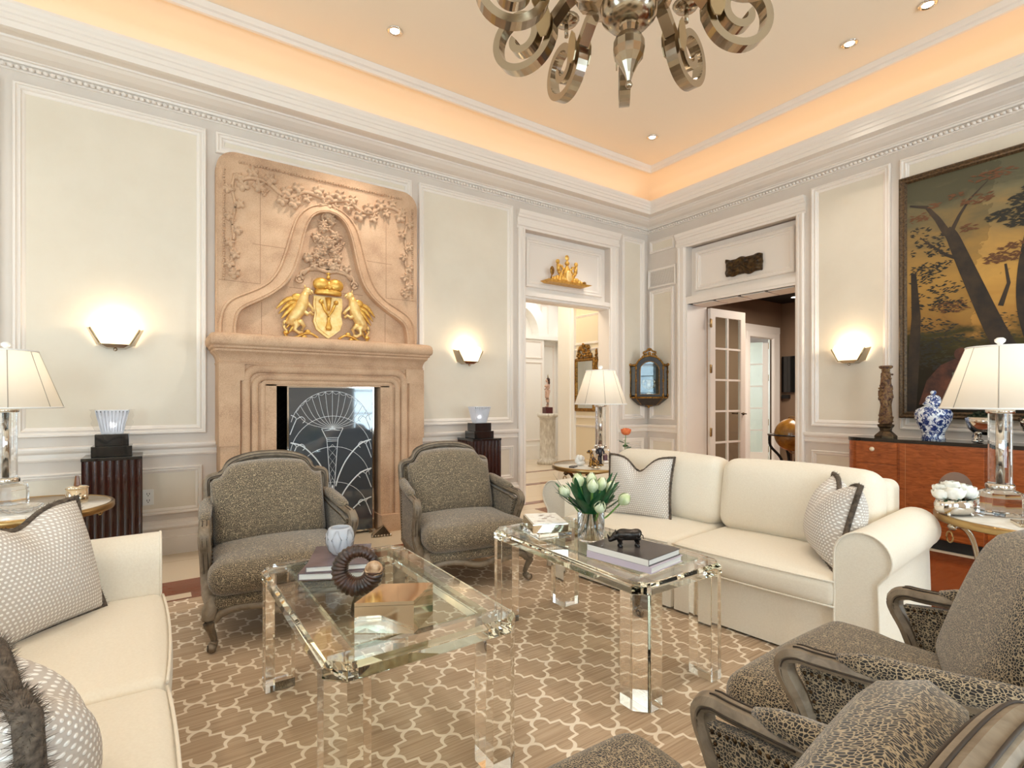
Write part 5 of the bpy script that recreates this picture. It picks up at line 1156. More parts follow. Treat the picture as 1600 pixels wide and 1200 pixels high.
Ls = [([(-.17, o), (.17, o), (.245, -.245), (.02, -.02), (-.02, -.02), (-.245, -.245)], .055), ([(-.10, -.25), (.10, -.25), (.14, -.17), (.02, -.02), (-.02, -.02), (-.14, -.17)], -.035), ([(-.03, -.12), (.03, -.12), (.04, -.08), (.01, -.02), (-.01, -.02), (-.04, -.08)], -.06)]
b.add([(x, y, z) for P, z in Ls for x, y in P], [(j*6+i, j*6+(i+1) % 6, (j+1)*6+(i+1) % 6, (j+1)*6+i) for j in range(2) for i in range(6)]+[tuple(range(12, 18))])
b.build('cabinet_body', bd, cv)
b = MB(); nn = 14
outer = [(-.175, .085), (.175, .085), (.175, .50)]+[(.175*math.cos(PI*i/nn), .50+.13*math.sin(PI*i/nn)**1.3) for i in range(1, nn)]+[(-.175, .50)]
inner = [(-.125, .115), (.125, .115), (.125, .44)]+[(.125*math.cos(PI*i/nn), .44+.12*math.sin(PI*i/nn)**1.1) for i in range(1, nn)]+[(-.125, .44)]
b.ring(outer, inner, o-.012, o+.012, lambda u, v, h: (u, h, v)); b.build('door_frame', bd, cv)
b = MB(); b.tube([(x, o-.014, z) for x, z in inner], .006, 6, closed=True, up=(0, 1, 0)); b.tube([(x*1.02, o-.012, z+.004) for x, z in outer[2:]], .012, 7, up=(0, 1, 0))
for sg in (-1, 1):
    for z in (.10, .30, .47): b.ell((sg*.178, o-.008, z), (.016, .014, .03), 8, 6)
    b.tube([(sg*.178, o-.006, .09), (sg*.178, o-.006, .50)], .009, 6); b.tube([(sg*.25, -.25, .06), (sg*.25, -.25, .51)], .012, 6); b.ell((sg*.252, -.252, .52), (.03, .03, .022), 8, 6); b.ell((sg*.252, -.252, .10), (.018, .018, .03), 8, 6); b.ell((sg*.252, -.252, .42), (.018, .018, .03), 8, 6)
    b.tube([(sg*.175, o, .505), (sg*.25, -.25, .52)], .016, 6); b.tube([(sg*.175, o, .07), (sg*.25, -.25, .07)], .012, 6); b.tube([(sg*.10, -.25, -.03), (sg*.172, o, .055)], .006, 6)
    b.tube(spline([(sg*.10, o-.005, .615), (sg*.07, o-.005, .65), (sg*.085, o-.005, .68), (sg*.04, o-.005, .70), (sg*.015, o-.005, .73)], 4), .011, 6); b.ell((sg*.05, o-.005, .66), (.022, .01, .018), 8, 5)
b.tube([(-.175, o-.008, .07), (.175, o-.008, .07)], .013, 6); b.ell((0, o-.005, .72), (.03, .012, .022), 8, 6); b.tube([(-.05, -.24, -.035), (.05, -.24, -.035)], .011, 6); b.ell((0, -.2, -.055), (.02, .02, .02), 8, 6); b.ell((0, o-.005, .66), (.022, .01, .03), 8, 6)
b.build('gilt_carving', gd, cv)
b = MB(); b.prism(inner, o-.002, o+.002, lambda u, v, h: (u, h, v)); b.build('front_pane', M['pane'], cv)
blue = noisy('painted_blue_interior', (62, 116, 160), (150, 186, 204), 9, .5, lo=.4, hi=.7)
b = MB(); b.prism([(-.12, .09), (.12, .09), (.12, .60), (-.12, .60)], -.13, -.12, lambda u, v, h: (u, h, v)); b.build('painted_back', blue, cv)
for sg in (-1, 1):
    b = MB(); b.add([(sg*.185, o+.02, .10), (sg*.238, -.262, .10), (sg*.238, -.262, .49), (sg*.185, o+.02, .49)], [(0, 1, 2, 3)]); b.add([(sg*.181, o+.02, .10), (sg*.234, -.262, .10), (sg*.234, -.262, .49), (sg*.181, o+.02, .49)], [(0, 1, 2, 3)]); b.build('side_pane', M['smoke'], cv)
fg = thing('silver_mask_ornament', 'small silver relic ornament on a white block inside the corner vitrine', 'ornament', cv.matrix_basis @ Vector((0, -.24, .0865))); fg.rotation_euler = (0, 0, -PI/4)
b = MB(); b.rbox(-.03, .03, -.02, .02, 0, .05, .003); b.build('white_block', M['porcelain'], fg)
b = MB(); b.tube([(0, 0, .05), (0, 0, .10)], .008, 8); b.ell((0, 0, .16), (.036, .022, .055), 12, 8); b.ell((0, .0, .215), (.045, .025, .02), 10, 6)
for sg in (-1, 1): b.tube(spline([(0, 0, .11), (sg*.06, 0, .13), (sg*.085, 0, .18), (sg*.06, 0, .23)], 4), .009, 7); b.ell((sg*.075, 0, .20), (.02, .01, .025), 8, 5)
b.build('mask', M['nickel'], fg)
# ------------------------------------------------------------------ chandelier and recessed lights
ch = thing('chandelier', 'polished metal chandelier with scrolled arms hanging from the ceiling', 'chandelier', (1.87, 1.75, 2.73), 0)
nk = M['nickel']; b = MB(); b.lathe([(.0, 0), (.012, .004), (.018, .016), (.012, .030), (.009, .034)], 14); b.lathe([(.010, .034), (.022, .07), (.045, .115), (.068, .145), (.076, .18), (.074, .215), (.060, .245), (.040, .258)], 12, sm=False); b.lathe([(.034, .256), (.042, .29), (.06, .31)], 12, sm=False); b.build('finial_drop', nk, ch)
b = MB(); b.lathe([(.045, .296), (.095, .305), (.128, .34), (.135, .39), (.115, .44), (.08, .47), (.06, .50), (.07, .56), (.095, .62), (.09, .70), (.05, .78), (.035, .90), (.035, 1.20), (.05, 1.25), (.05, 1.30), (.0, 1.30)], 32); b.build('central_stem', nk, ch)
b = MB(); b.lathe([(.06, .46), (.16, .45), (.27, .50), (.30, .56), (.26, .60), (.06, .62)], 40, wob=lambda a, z: 1+.06*math.cos(14*a)); b.build('gadrooned_bowl', nk, ch)
for i in range(10):
    a = math.radians(90-34.35)+math.radians(98-36*i); Mx = Matrix.Rotation(a-PI/2+PI/2, 4, 'Z')
    pts = [(.20, .58), (.32, .52)]; sc = []
    for k_ in range(0, 70):
        t = k_/69; th = math.radians(170+ t*560); r = .150*(1-t)**.85+.030; sc.append((.575+r*math.cos(th)*1.0, .415+r*math.sin(th)))
    P = [(x, 0, z) for x, z in pts+sc]
    b = MB(); b.tube(P, .036, 4, asp=.62, up=(0, 1, 0), sm=False, sq=True); b.xf(Mx); ar = b.build('scroll_arm', nk, ch)
    b = MB(); lf = [(-.0, 0), (.03, .03), (.05, .08), (.045, .13), (.02, .17), (-.02, .17), (-.045, .13), (-.05, .08), (-.03, .03)]
    for sg in (-1, 1): b.prism([(p[0], p[1]) for p in lf], .044, .052, lambda u, v, h, sg=sg: (.425+u*.8, sg*h, .53-v))
    b.xf(Mx); b.build('leaf_mount', M['nickel_lt'], ar)
    b = MB(); b.tube([(.56, 0, .59), (.56, 0, .66)], .012, 8); b.lathe([(.0, .655), (.06, .67), (.075, .69), (.02, .68), (.016, .69), (.016, .80), (.0, .80)], 16, (.56, 0, 0)); b.xf(Mx); b.build('candle_cup', nk, ch)
b = MB(); b.tube([(0, 0, 1.3), (0, 0, ZC-2.73-.04)], .009, 8); b.lathe([(.0, ZC-2.73-.002), (.07, ZC-2.73-.002), (.06, ZC-2.73-.03), (.02, ZC-2.73-.05), (.0, ZC-2.73-.05)], 20); b.build('ceiling_rod', nk, ch)
def down(label, x, y, aim=(0, 0), pw=34, spot=95):
    t = thing('recessed_downlight', label, 'ceiling light', (x, y, ZC), 0, 'recessed ceiling lights')
    b = MB(); b.lathe([(.045, -.002), (.062, -.001), (.066, -.006), (.060, -.012), (.046, -.012), (.040, -.004)], 24); b.build('trim_ring', M['chrome'], t)
    b = MB(); b.lathe([(.0, -.003), (.040, -.003), (.034, -.009), (.0, -.010)], 20); b.build('lens', M['bulb'], t)
    lamp('downlight_beam', 'SPOT', (x, y, ZC-.03), pw, (1.0, .92, .82), (math.atan2(aim[1], 3.2), -math.atan2(aim[0], 3.2), 0), spot=spot, blend=.7, radius=.035)
# spots aim with rotation about x (towards +y) and y (towards +x)
down('small recessed ceiling light at upper left, above the fireplace', 1.645, 4.12, (-.33, .62), 120, 70)
down('small recessed ceiling light in the far corner above the doorways', 4.775, 4.105, (-.45, .72), 95, 60)
down('small recessed ceiling light at upper right near the cornice', 4.91, 2.075, (.5, .3), 40, 80)
down('small recessed ceiling light at the top right edge', 4.92, 1.53, (.5, -.3), 40, 80)
for x, y in ((-1.4, 4.0), (-1.4, .5), (1.6, -1.5), (4.7, -1.5)): lamp('downlight_beam', 'SPOT', (x, y, ZC-.03), 40, (1.0, .92, .82), (0, 0, 0), spot=95, blend=.7, radius=.06)  # further spots added out of view, beams only, no fixtures
# ------------------------------------------------------------------ on the left coffee table
def book(label, x, y, z, w, d, h, rz, cover, spine=None, group=None, pages='paper'):
    t = thing('book', label, 'book', (x, y, z), rz, group); c = .003
    b = MB(); b.box(-w/2, w/2, -d/2, d/2, 0, c); b.box(-w/2, w/2, -d/2, d/2, h-c, h); b.box(-w/2, -w/2+c, -d/2, d/2, c, h-c); b.build('cover', M[cover], t)
    if spine: b = MB(); b.box(-w/2-.0006, -w/2, -d/2+.001, d/2-.001, .001, h-.001); b.build('spine', M[spine], t)
    b = MB(); b.box(-w/2+c, w/2-.005, -d/2+.005, d/2-.005, c, h-c); b.build('pages', M[pages], t); return t
TZ = .5305
BT = book('thick pale-edged book at the bottom of the stack under the frosted vase', .655, 2.27, TZ, .25, .31, .028, R(-28), 'book_mauve')
book('mauve photo book on top of the left table stack, under the frosted vase', .665, 2.275, TZ+.0285, .24, .30, .024, R(-22), 'book_mauve', 'book_dark')
fv = thing('frosted_vase', 'small frosted crystal vase with etched leaves on the left stack of books', 'vase', (.665, 2.29, TZ+.053))
b = MB(); b.lathe([(.0, 0), (.030, 0), (.046, .02), (.058, .055), (.058, .085), (.048, .110), (.042, .115), (.036, .112), (.044, .09), (.046, .06), (.03, .02), (.0, .012)], 26); b.build('vase_body', M['frosted'], fv)
b = MB()
for i in range(6):
    a = 2*PI*i/6
    for s_ in (-1, 1): b.tube([(rr*math.cos(a+s_*dd), rr*math.sin(a+s_*dd), z) for rr, z, dd in ((.042, .012, .05), (.056, .045, .22), (.0595, .07, .34), (.056, .09, .2), (.049, .108, .05))], .0022, 5)
b.build('leaf_relief', M['crystal'], fv)
hn = thing('horn_sculpture', 'ridged dark curled horn with a carved tip standing on the left coffee table', 'sculpture', (.625, 1.925, TZ), R(-30))
b = MB(); pts = []; rad = []
n = 150
for i in range(n+1):
    t = i/n; a = math.radians(-35+ t*395); r = .060+.004*t; pts.append((r*math.cos(a), .012-.045*t, .096+r*math.sin(a))); rad.append((.012+.022*min(1, t*1.5))*(1+.075*math.sin(i*1.35)))
b.tube(pts, rad, 14, up=(0, 1, 0)); b.build('horn', M['horn'], hn)
b = MB(); b.tube([pts[-1], tuple(Vector(pts[-1])+Vector((.0, -.012, .010)))], [.034, .030], 14, up=(0, 1, 0)); b.ell(tuple(Vector(pts[-1])+Vector((0, -.014, .012))), (.027, .010, .026), 14, 8); b.build('carved_tip', noisy('carved_pale_horn', (214, 178, 140), (150, 110, 76), 40, .4), hn)
b = MB(); b.tube([pts[0], tuple(Vector(pts[0])+Vector((.008, .0, -.03)))], [.014, .016], 12, up=(0, 1, 0)); b.rbox(.03, .08, -.02, .03, 0, .012, .003); b.tube([(.055, .005, .01), tuple(Vector(pts[0])+Vector((.002, 0, -.02)))], .012, 10); b.build('silver_mount', M['chrome'], hn)
mb = thing('mirrored_box', 'faceted mirrored metal box on the near end of the left coffee table', 'box', (.645, 1.605, TZ), 0)
P0 = [(-.135, .0), (.015, -.105), (.13, .0), (-.01, .105)]
b = MB(); hgt = .092; topc = [(-.135, .0, hgt-.012), (.015, -.105, hgt-.004), (.13, .0, hgt), (-.01, .105, hgt-.008)]
b.add([(x, y, 0) for x, y in P0]+topc, [(0, 1, 2, 3), (0, 1, 5, 4), (1, 2, 6, 5), (2, 3, 7, 6), (3, 0, 4, 7)]); b.build('box_body', M['silver_gold'], mb)
b = MB(); b.add([(x*1.0, y*1.0, z+.001) for x, y, z in topc]+[(x, y, z+.012) for x, y, z in topc], [(0, 1, 2, 3), (4, 5, 7), (5, 6, 7), (0, 1, 5, 4), (1, 2, 6, 5), (2, 3, 7, 6), (3, 0, 4, 7)]); b.build('box_lid', M['silver_gold'], mb)
# ------------------------------------------------------------------ on the right coffee table
def slab(label, z, rz, h, m, grp):
    t = thing('silvered_box', label, 'box', (1.735, 2.225, z), rz, grp); b = MB(); b.rbox(-.095, .095, -.125, .125, 0, h, .003); b.build('box_body', M[m], t); return t
slab('lower clear box of the pair at the far end of the right coffee table', TZ, R(-12), .032, 'acrylic', 'boxes at the far end of the right table')
t = slab('silver-topped book-shaped box at the far end of the right coffee table', TZ+.0325, R(-24), .045, 'silver_gold', 'boxes at the far end of the right table')
b = MB(); b.rbox(-.088, .088, -.118, .118, .0455, .049, .001); b.build('white_cover', noisy('white_print_cover', (248, 246, 240), (210, 200, 186), 30, .15, lo=.5, hi=.75), t)
b = MB(); q = random.Random(2)
for i in range(9): b.ell((q.uniform(-.05, .05), q.uniform(-.07, .07), .0492), (q.uniform(.008, .02), q.uniform(.004, .01), .0005), 8, 4)
b.build('printed_motif', mat('sepia_print', (120, 90, 70), .4), t)
book('lilac-spined photo book at the bottom of the pair under the rhinoceros', 1.785, 1.64, TZ, .255, .335, .028, R(9), 'book_lilac', None)
book('charcoal photo book with a silver spine directly under the rhinoceros', 1.785, 1.645, TZ+.0285, .25, .325, .028, R(8), 'book_dark', 'paper')
rh = thing('rhinoceros_figurine', 'small dark bronze rhinoceros standing on the charcoal book', 'figurine', (1.765, 1.655, TZ+.0567), R(148)); rh.scale = (.78, .78, .78)
br = noisy('burnished_bronze', (74, 66, 60), (22, 20, 19), 26, .26, .7, bmp=.3)
b = MB()
b.tube(spline([(-.072, 0, .062), (-.055, 0, .068), (-.02, 0, .066), (.02, 0, .068), (.045, 0, .070), (.065, 0, .064), (.085, 0, .052), (.105, 0, .040), (.116, 0, .036)], 3), [.012, .022, .029, .033, .034, .033, .032, .032, .033, .034, .034, .033, .031, .028, .025, .023, .022, .02, .019, .017, .015, .014, .012, .010, .007], 12, up=(0, 1, 0))
for sx, sy in ((-.052, -.017), (-.052, .017), (.048, -.018), (.048, .018)): b.tube(spline([(sx, sy, .055), (sx+.003, sy, .035), (sx-.002, sy, .018), (sx, sy, .0)], 3), [.020, .018, .016, .013, .011, .010, .010, .010, .011, .012], 9)
b.ell((.072, 0, .062), (.026, .024, .024), 10, 7); b.build('rhinoceros_body', br, rh)
b = MB(); b.tube([(.110, 0, .046), (.118, 0, .062), (.122, 0, .074)], [.008, .005, .001], 8, up=(0, 1, 0)); b.tube([(.098, 0, .054), (.102, 0, .064)], [.006, .001], 8, up=(0, 1, 0)); b.build('horn', br, rh)
for sy in (-1, 1): b = MB(); b.tube([(.072, sy*.014, .08), (.070, sy*.02, .094)], [.006, .002], 7, up=(1, 0, 0)); b.build('ear', br, rh)
b = MB(); b.tube([(-.074, 0, .07), (-.086, 0, .06), (-.088, 0, .042)], [.004, .003, .002], 6, up=(0, 1, 0)); b.build('tail', br, rh)
# tulips
vz = thing('glass_vase', 'round clear glass vase of water holding the tulips on the right coffee table', 'vase', (1.845, 1.985, TZ))
b = MB(); b.lathe([(.0, 0), (.062, 0), (.068, .006), (.068, .145), (.063, .145), (.063, .012), (.0, .010)], 32); b.build('vase_body', M['crystal'], vz)
q = random.Random(12); tl = [None]
def tulip(label, dx, dy, top, tilt, op):
    t = thing('tulip', label, 'flower', (1.845, 1.985, TZ+.014), 0, 'cream tulips in the glass vase')
    hd = Vector((dx*1.15, dy*1.15, top+.02)); b = MB(); S0 = Vector((-dx*.28, -dy*.28, 0)); P = spline([S0, Vector((dx*.12, dy*.12, .09)), Vector((dx*.55, dy*.55, top*.65)), hd], 6)
    b.tube(P, .0042, 7); b.build('stem', M['stem_green'], t)
    d = (P[-1]-P[-2]).normalized(); rot = Vector((0, 0, 1)).rotation_difference(d).to_matrix()
    for k_ in range(6):
        a = 2*PI*k_/6+(.3 if k_ % 2 else 0); b = MB(); off = .0 if k_ % 2 else .003
        def fn(i, j, a=a, off=off):
            w = (1-.15*j)*math.sin(PI*min(1, .12+j*.88))**.6*.55 if j < 1 else 0; aa = a+(i-.5)*2*w*1.25; r = (.0025+.0245*math.sin(PI*min(1, .12+.80*j)))*op+off*math.sin(PI*j); return tuple(hd+rot @ Vector((r*math.cos(aa), r*math.sin(aa), .072*j-.004)))
        b.grid(fn, 6, 8); b.build('petal', M['tulip'], t)
TL = [('leftmost tulip, leaning out over the left side of the glass vase', -.075, .07, .185), ('tall tulip at the upper left of the bunch', -.012, .06, .235), ('cream tulip at the left centre of the bunch', .0, -.01, .215), ('greenest tulip standing at the top centre of the bunch', .04, .04, .235), ('large cream tulip right of the centre of the bunch', .045, -.012, .22),
      ('lowest tulip nodding in front of the vase', -.035, -.085, .135), ('tulip at the right of the bunch half behind a leaf', .095, -.01, .20), ('rightmost tulip, low and half closed', .115, -.065, .150)]
for lb, dx, dy, tp in TL: tulip(lb, dx, dy, tp, 0, q.uniform(.95, 1.15))
lv = thing('tulip_foliage', 'broad dark green tulip leaves spreading from the glass vase', 'foliage', (1.845, 1.985, TZ+.012))
for i in range(40):
    a = 2*PI*i/40*1.0+q.uniform(-.25, .25); ln = q.uniform(.12, .20); up_ = q.uniform(.10, .25); cw = q.uniform(-.5, .5); w = q.uniform(.016, .027)
    P = spline([Vector((-.02*math.cos(a), -.02*math.sin(a), .01)), Vector((.035*math.cos(a), .035*math.sin(a), .12)), Vector((ln*.7*math.cos(a+cw*.3), ln*.7*math.sin(a+cw*.3), .10+up_*.6)), Vector((ln*1.0*math.cos(a+cw*.5), ln*math.sin(a+cw*.5), .10+up_*(.75+.25*q.random())))], 6)
    sd = Vector((-math.sin(a), math.cos(a), 0)); b = MB(); n = len(P); v = []
    for k_, p in enumerate(P):
        t_ = k_/(n-1); ww = w*(math.sin(PI*(.12+.88*t_))**.7 if t_ < 1 else 0)
        for e, hh in ((-1, .006), (0, 0), (1, .006)): v.append(p+sd*ww*e+Vector((0, 0, hh*math.sin(PI*t_))))
    b.add(v, [(k_*3+j, k_*3+j+1, (k_+1)*3+j+1, (k_+1)*3+j) for k_ in range(n-1) for j in range(2)], 0, True); b.build('leaf', M['leaf_green'], lv)
b = MB()
for i in range(40):
    a = q.uniform(0, 2*PI); c_ = q.uniform(0, 2*PI); b.tube([(.052*math.cos(a), .052*math.sin(a), 0.004), (.03*math.cos(c_), .03*math.sin(c_), .06), (.045*math.cos(c_+.5), .045*math.sin(c_+.5), .13)], .0035, 5)
b.build('stems_in_water', M['stem_green'], lv)
# ------------------------------------------------------------------ on the side tables
cx, cy = SIDE['R']
fb = thing('silver_flower_bowl', 'oval silver bowl holding white roses on the right side table', 'bowl', (3.52, .975, ST), R(-35))
b = MB(); b.lathe([(.06, .008), (.085, .012), (.10, .03), (.102, .06), (.092, .082), (.085, .085), (.09, .06), (.0, .03)], 32, sx=1.0, sy=.62)
for sx in (-1, 1):
    for sy in (-1, 1): b.ell((sx*.06, sy*.035, .007), .009, 8, 6)
b.build('bowl_body', M['chrome'], fb)
def rose(label, x, y, z, s, m, grp, parent_leaf=True):
    t = thing('rose', label, 'flower', (x, y, z), random.random()*6, grp); q = random.Random(int(x*999+y*777))
    b = MB(); b.ell((0, 0, 0), (s*.30, s*.30, s*.40), 8, 6)
    for ring, (rho, top, n, wid) in enumerate(((.42, 80, 3, 1.5), (.60, 66, 4, 1.15), (.80, 48, 5, .95), (1.0, 24, 6, .80))):
        for k_ in range(n):
            a = 2*PI*k_/n+ring*.7+q.uniform(-.1, .1)
            def fn(i, j, a=a, rho=rho, top=top, wid=wid, ring=ring):
                el = math.radians(-70+(top+70)*j); aa = a+(2*i-1)*wid*(.55+.45*math.sin(PI*min(1, j*.8+.15))); rr = s*rho*(1+.10*(1-abs(2*i-1))+(.16*max(0, j-.7)/.3 if ring > 1 else 0))
                return (rr*math.cos(el)*math.cos(aa), rr*math.cos(el)*math.sin(aa), rr*math.sin(el)*.85)
            b.grid(fn, 6, 6)
    b.build('petals', M[m], t); return t
FR = Matrix.Rotation(R(-35), 3, 'Z')
for lb, x, y, z, s in (('white rose at the left end of the silver bowl', -.075, .0, .115, .036), ('largest white rose facing front in the silver bowl', -.03, -.03, .125, .044), ('white rose at the top middle of the bunch in the silver bowl', .0, .02, .150, .042), ('white rose at the right centre of the silver bowl', .045, -.012, .135, .042), ('white rose at the right end of the silver bowl', .085, .012, .115, .036), ('small white rose behind the others in the silver bowl', -.045, .035, .135, .036), ('white rose at the back right of the silver bowl', .055, .035, .140, .036)):
    p = FR @ Vector((x, y, 0)); rose(lb, 3.52+p.x, .975+p.y, ST+z, s, 'petal', 'white roses in the silver bowl')
b = MB()
for i in range(10):
    a = 2*PI*i/10; p = FR @ Vector((.085*math.cos(a), .05*math.sin(a), 0)); c = Vector((3.52+p.x, .975+p.y, ST+.088)); d = (Vector((p.x, p.y, .02))).normalized()*.035; s_ = d.cross(Vector((0, 0, 1))).normalized()*.012
    b.add([c-d*.3, c+s_+d*.3, c+d, c-s_+d*.3], [(0, 1, 2, 3)])
tag(b.build('rose_leaves', M['leaf_green']), 'green leaves around the rim of the silver bowl of white roses', 'foliage')
def flat_box(name, label, x, y, w, d, h, rz, m, cat='box'):
    b = MB(); b.rbox(-w/2, w/2, -d/2, d/2, 0, h, .003); o_ = tag(b.build(name, M[m]), label, cat); o_.location = (x, y, ST); o_.rotation_euler = (0, 0, rz); return o_
flat_box('silver_card_case', 'flat mirrored card case near the front rim of the right side table', 3.50, .70, .13, .07, .016, R(30), 'silver_gold')
flat_box('letter_card', 'white card lying on the right side table before the lamp', 3.60, .62, .12, .09, .004, R(15), 'paper', 'card')
flat_box('silver_lighter', 'small square silver lighter on the right side table beside the lamp base', 3.72, .645, .05, .07, .028, R(-20), 'silver_gold', 'lighter')
mg = thing('magnifying_glass', 'silver-handled magnifying glass leaning beside the right lamp base', 'magnifier', (3.83, .70, ST), R(40))
b = MB(); b.tube([(0, 0, .014), (.05, 0, .07), (.085, 0, .14)], .011, 6, sq=True, up=(0, 1, 0)); b.build('handle', M['silver_gold'], mg)
b = MB(); b.tube([(-.055+.045*math.cos(t_), .045*math.sin(t_), .012) for t_ in [2*PI*i/20 for i in range(20)]], .005, 6, closed=True); b.build('lens_rim', M['chrome'], mg)
of = thing('oval_photo_frame', 'brown backed oval photo frame seen from behind between the roses and the lamp', 'photo frame', (3.72, 1.03, ST), R(-47))
b = MB(); ov = [(.085*math.cos(2*PI*i/28), .105+.10*math.sin(2*PI*i/28)) for i in range(28)]; b.prism(ov, -.006, .006, lambda u, v, h: (u, h, v)); b.build('frame_back', mat('brown_suede', (128, 98, 80), .8), of)
b = MB(); b.tube([(0, -.006, .12), (0, -.055, .11)], .010, 8); b.tube([(0, -.05, .11), (0, -.07, .004)], .006, 6); b.build('easel_strut', M['brass'], of)
# middle side table
ox = thing('white_coral_figure', 'white carved shell lump on the middle side table left of the dog', 'ornament', (3.27, 3.66, ST))
b = MB(); q = random.Random(3)
for i in range(9): b.ell((q.uniform(-.03, .03), q.uniform(-.02, .02), .03+.05*q.random()), (.026, .02, .028), 8, 6)
b.ell((0, 0, .024), (.05, .036, .024), 12, 7); b.build('coral', M['porcelain'], ox)
dg_ = thing('dog_figurine', 'seated spotted golden dog figurine on the middle side table', 'figurine', (3.30, 3.52, ST), R(150))
gm = noisy('spotted_gold_glaze', (206, 150, 66), (60, 36, 16), 60, .25, lo=.42, hi=.55)
b = MB(); b.tube(spline([(-.028, 0, .022), (-.018, 0, .045), (.004, 0, .075), (.014, 0, .105), (.018, 0, .125)], 4), [.026, .028, .030, .031, .030, .029, .028, .027, .025, .023, .021, .019, .017, .016, .015, .014, .013], 12, up=(0, 1, 0)); b.ell((.028, 0, .138), (.026, .017, .018), 12, 8); b.tube([(.04, 0, .136), (.06, 0, .130)], [.013, .008], 8, up=(0, 0, 1))
for sy in (-1, 1): b.tube([(.018, sy*.013, .08), (.026, sy*.014, .04), (.028, sy*.014, .004)], [.011, .009, .009], 8); b.ell((-.012, sy*.022, .022), (.026, .013, .022), 9, 6); b.ell((.036, sy*.014, .006), (.012, .008, .006), 8, 5)
b.build('dog_body', gm, dg_)
for sy in (-1, 1): b = MB(); b.ell((.018, sy*.018, .138), (.009, .004, .017), 8, 6); b.build('ear', gm, dg_)
b = MB(); b.tube([(-.045, 0, .02), (-.06, .01, .012), (-.068, .03, .010)], .005, 6); b.build('tail', gm, dg_)
pf = thing('porcelain_man_figurine', 'porcelain figurine of a man in a dark coat holding a bag, before the middle lamp', 'figurine', (3.42, 3.56, ST), R(-20))
b = MB(); b.lathe([(.0, 0), (.036, 0), (.036, .008), (.028, .014), (.0, .014)], 18); b.build('figurine_base', M['brass'], pf)
dk = mat('dark_glazed_coat', (48, 46, 54), .25); b = MB()
for sx in (-1, 1): b.tube([(sx*.011, .0, .014), (sx*.011, .002, .055), (sx*.010, 0, .095)], [.010, .010, .013], 8); b.ell((sx*.012, -.008, .018), (.009, .016, .007), 8, 5)
b.tube([(0, 0, .09), (0, 0, .12), (0, -.001, .15), (0, -.002, .165)], [.024, .022, .025, .014], 12)
for sx in (-1, 1): b.tube([(sx*.026, 0, .155), (sx*.038, -.004, .125), (sx*.030, -.022, .105)], [.010, .009, .007], 8)
b.build('figure_body', dk, pf)
b = MB(); b.tube([(0, -.002, .16), (0, -.002, .178)], .007, 8); b.ell((0, -.003, .192), (.014, .016, .018), 12, 8); b.ell((0, -.019, .19), (.003, .004, .004), 6, 4)
for sx in (-1, 1): b.ell((sx*.030, -.026, .102), (.006, .007, .007), 8, 5)
b.build('face_and_hands', M['skin'], pf)
b = MB(); b.ell((0, .0, .202), (.016, .018, .012), 12, 7); b.lathe([(.022, .207), (.022, .210), (.014, .212), (.013, .224), (.0, .226)], 14, (0, -.002, 0)); b.build('hat', mat('brown_glaze', (90, 60, 40), .3), pf)
b = MB(); b.rbox(.028, .066, -.03, .0, .045, .10, .008); b.tube([(.036, -.02, .10), (.047, -.02, .115), (.058, -.02, .10)], .003, 6); b.build('bag', mat('plum_glaze', (96, 60, 66), .3), pf)
def dish(label, x, y, r, m):
    b = MB(); b.lathe([(.0, .004), (r*.6, .0), (r, .010), (r*1.02, .014), (r*.95, .012), (r*.6, .006), (.0, .008)], 24); o_ = tag(b.build('small_dish', M[m]), label, 'dish'); o_.location = (x, y, ST); return o_
dish('small round silver dish near the front rim of the middle side table', 3.22, 3.40, .045, 'silver_gold')
flat_box('small_dark_case', 'small flat dark case at the left of the middle side table', 3.13, 3.60, .10, .05, .014, R(30), 'book_dark')
bv = thing('bud_vase', 'slim glass bud vase with the orange rose beside the middle lamp', 'vase', (3.765, 3.585, ST))
b = MB(); b.lathe([(.0, 0), (.026, 0), (.03, .02), (.022, .06), (.012, .10), (.014, .12), (.011, .12), (.009, .10), (.018, .06), (.0, .02)], 20); b.build('vase_body', M['crystal'], bv)
orr = rose('single orange rose standing in the bud vase by the middle lamp', 3.785, 3.58, ST+.305, .045, 'orange_rose', None)
b = MB(); b.tube([(-.02, .005, -.29), (-.012, 0, -.15), (0, 0, -.01)], .0035, 6); b.xf(Matrix.Rotation(-orr.rotation_euler.z, 4, 'Z')); b.build('stem', M['stem_green'], orr)
q = random.Random(8)
for i in range(11):
    a = q.uniform(0, 2*PI); c = Vector((-.012, 0, -.2+.12*q.random())); d = Vector((math.cos(a), math.sin(a), q.uniform(-.2, .5))).normalized(); s_ = d.cross(Vector((0, 0, 1))).normalized(); e = c+d*.02; l = .065; b = MB()
    v = [e]; 
    for t_, w in ((.25, .022), (.55, .028), (.8, .017)): v += [e+d*l*t_+s_*w, e+d*l*t_-s_*w]
    v.append(e+d*l); b.add(v, [(0, 1, 2), (1, 3, 4, 2), (3, 5, 6, 4), (5, 7, 6)]); b.tube([c, e], .0015, 4); b.xf(Matrix.Rotation(-orr.rotation_euler.z, 4, 'Z')); b.build('leaf', M['leaf_green'], orr)
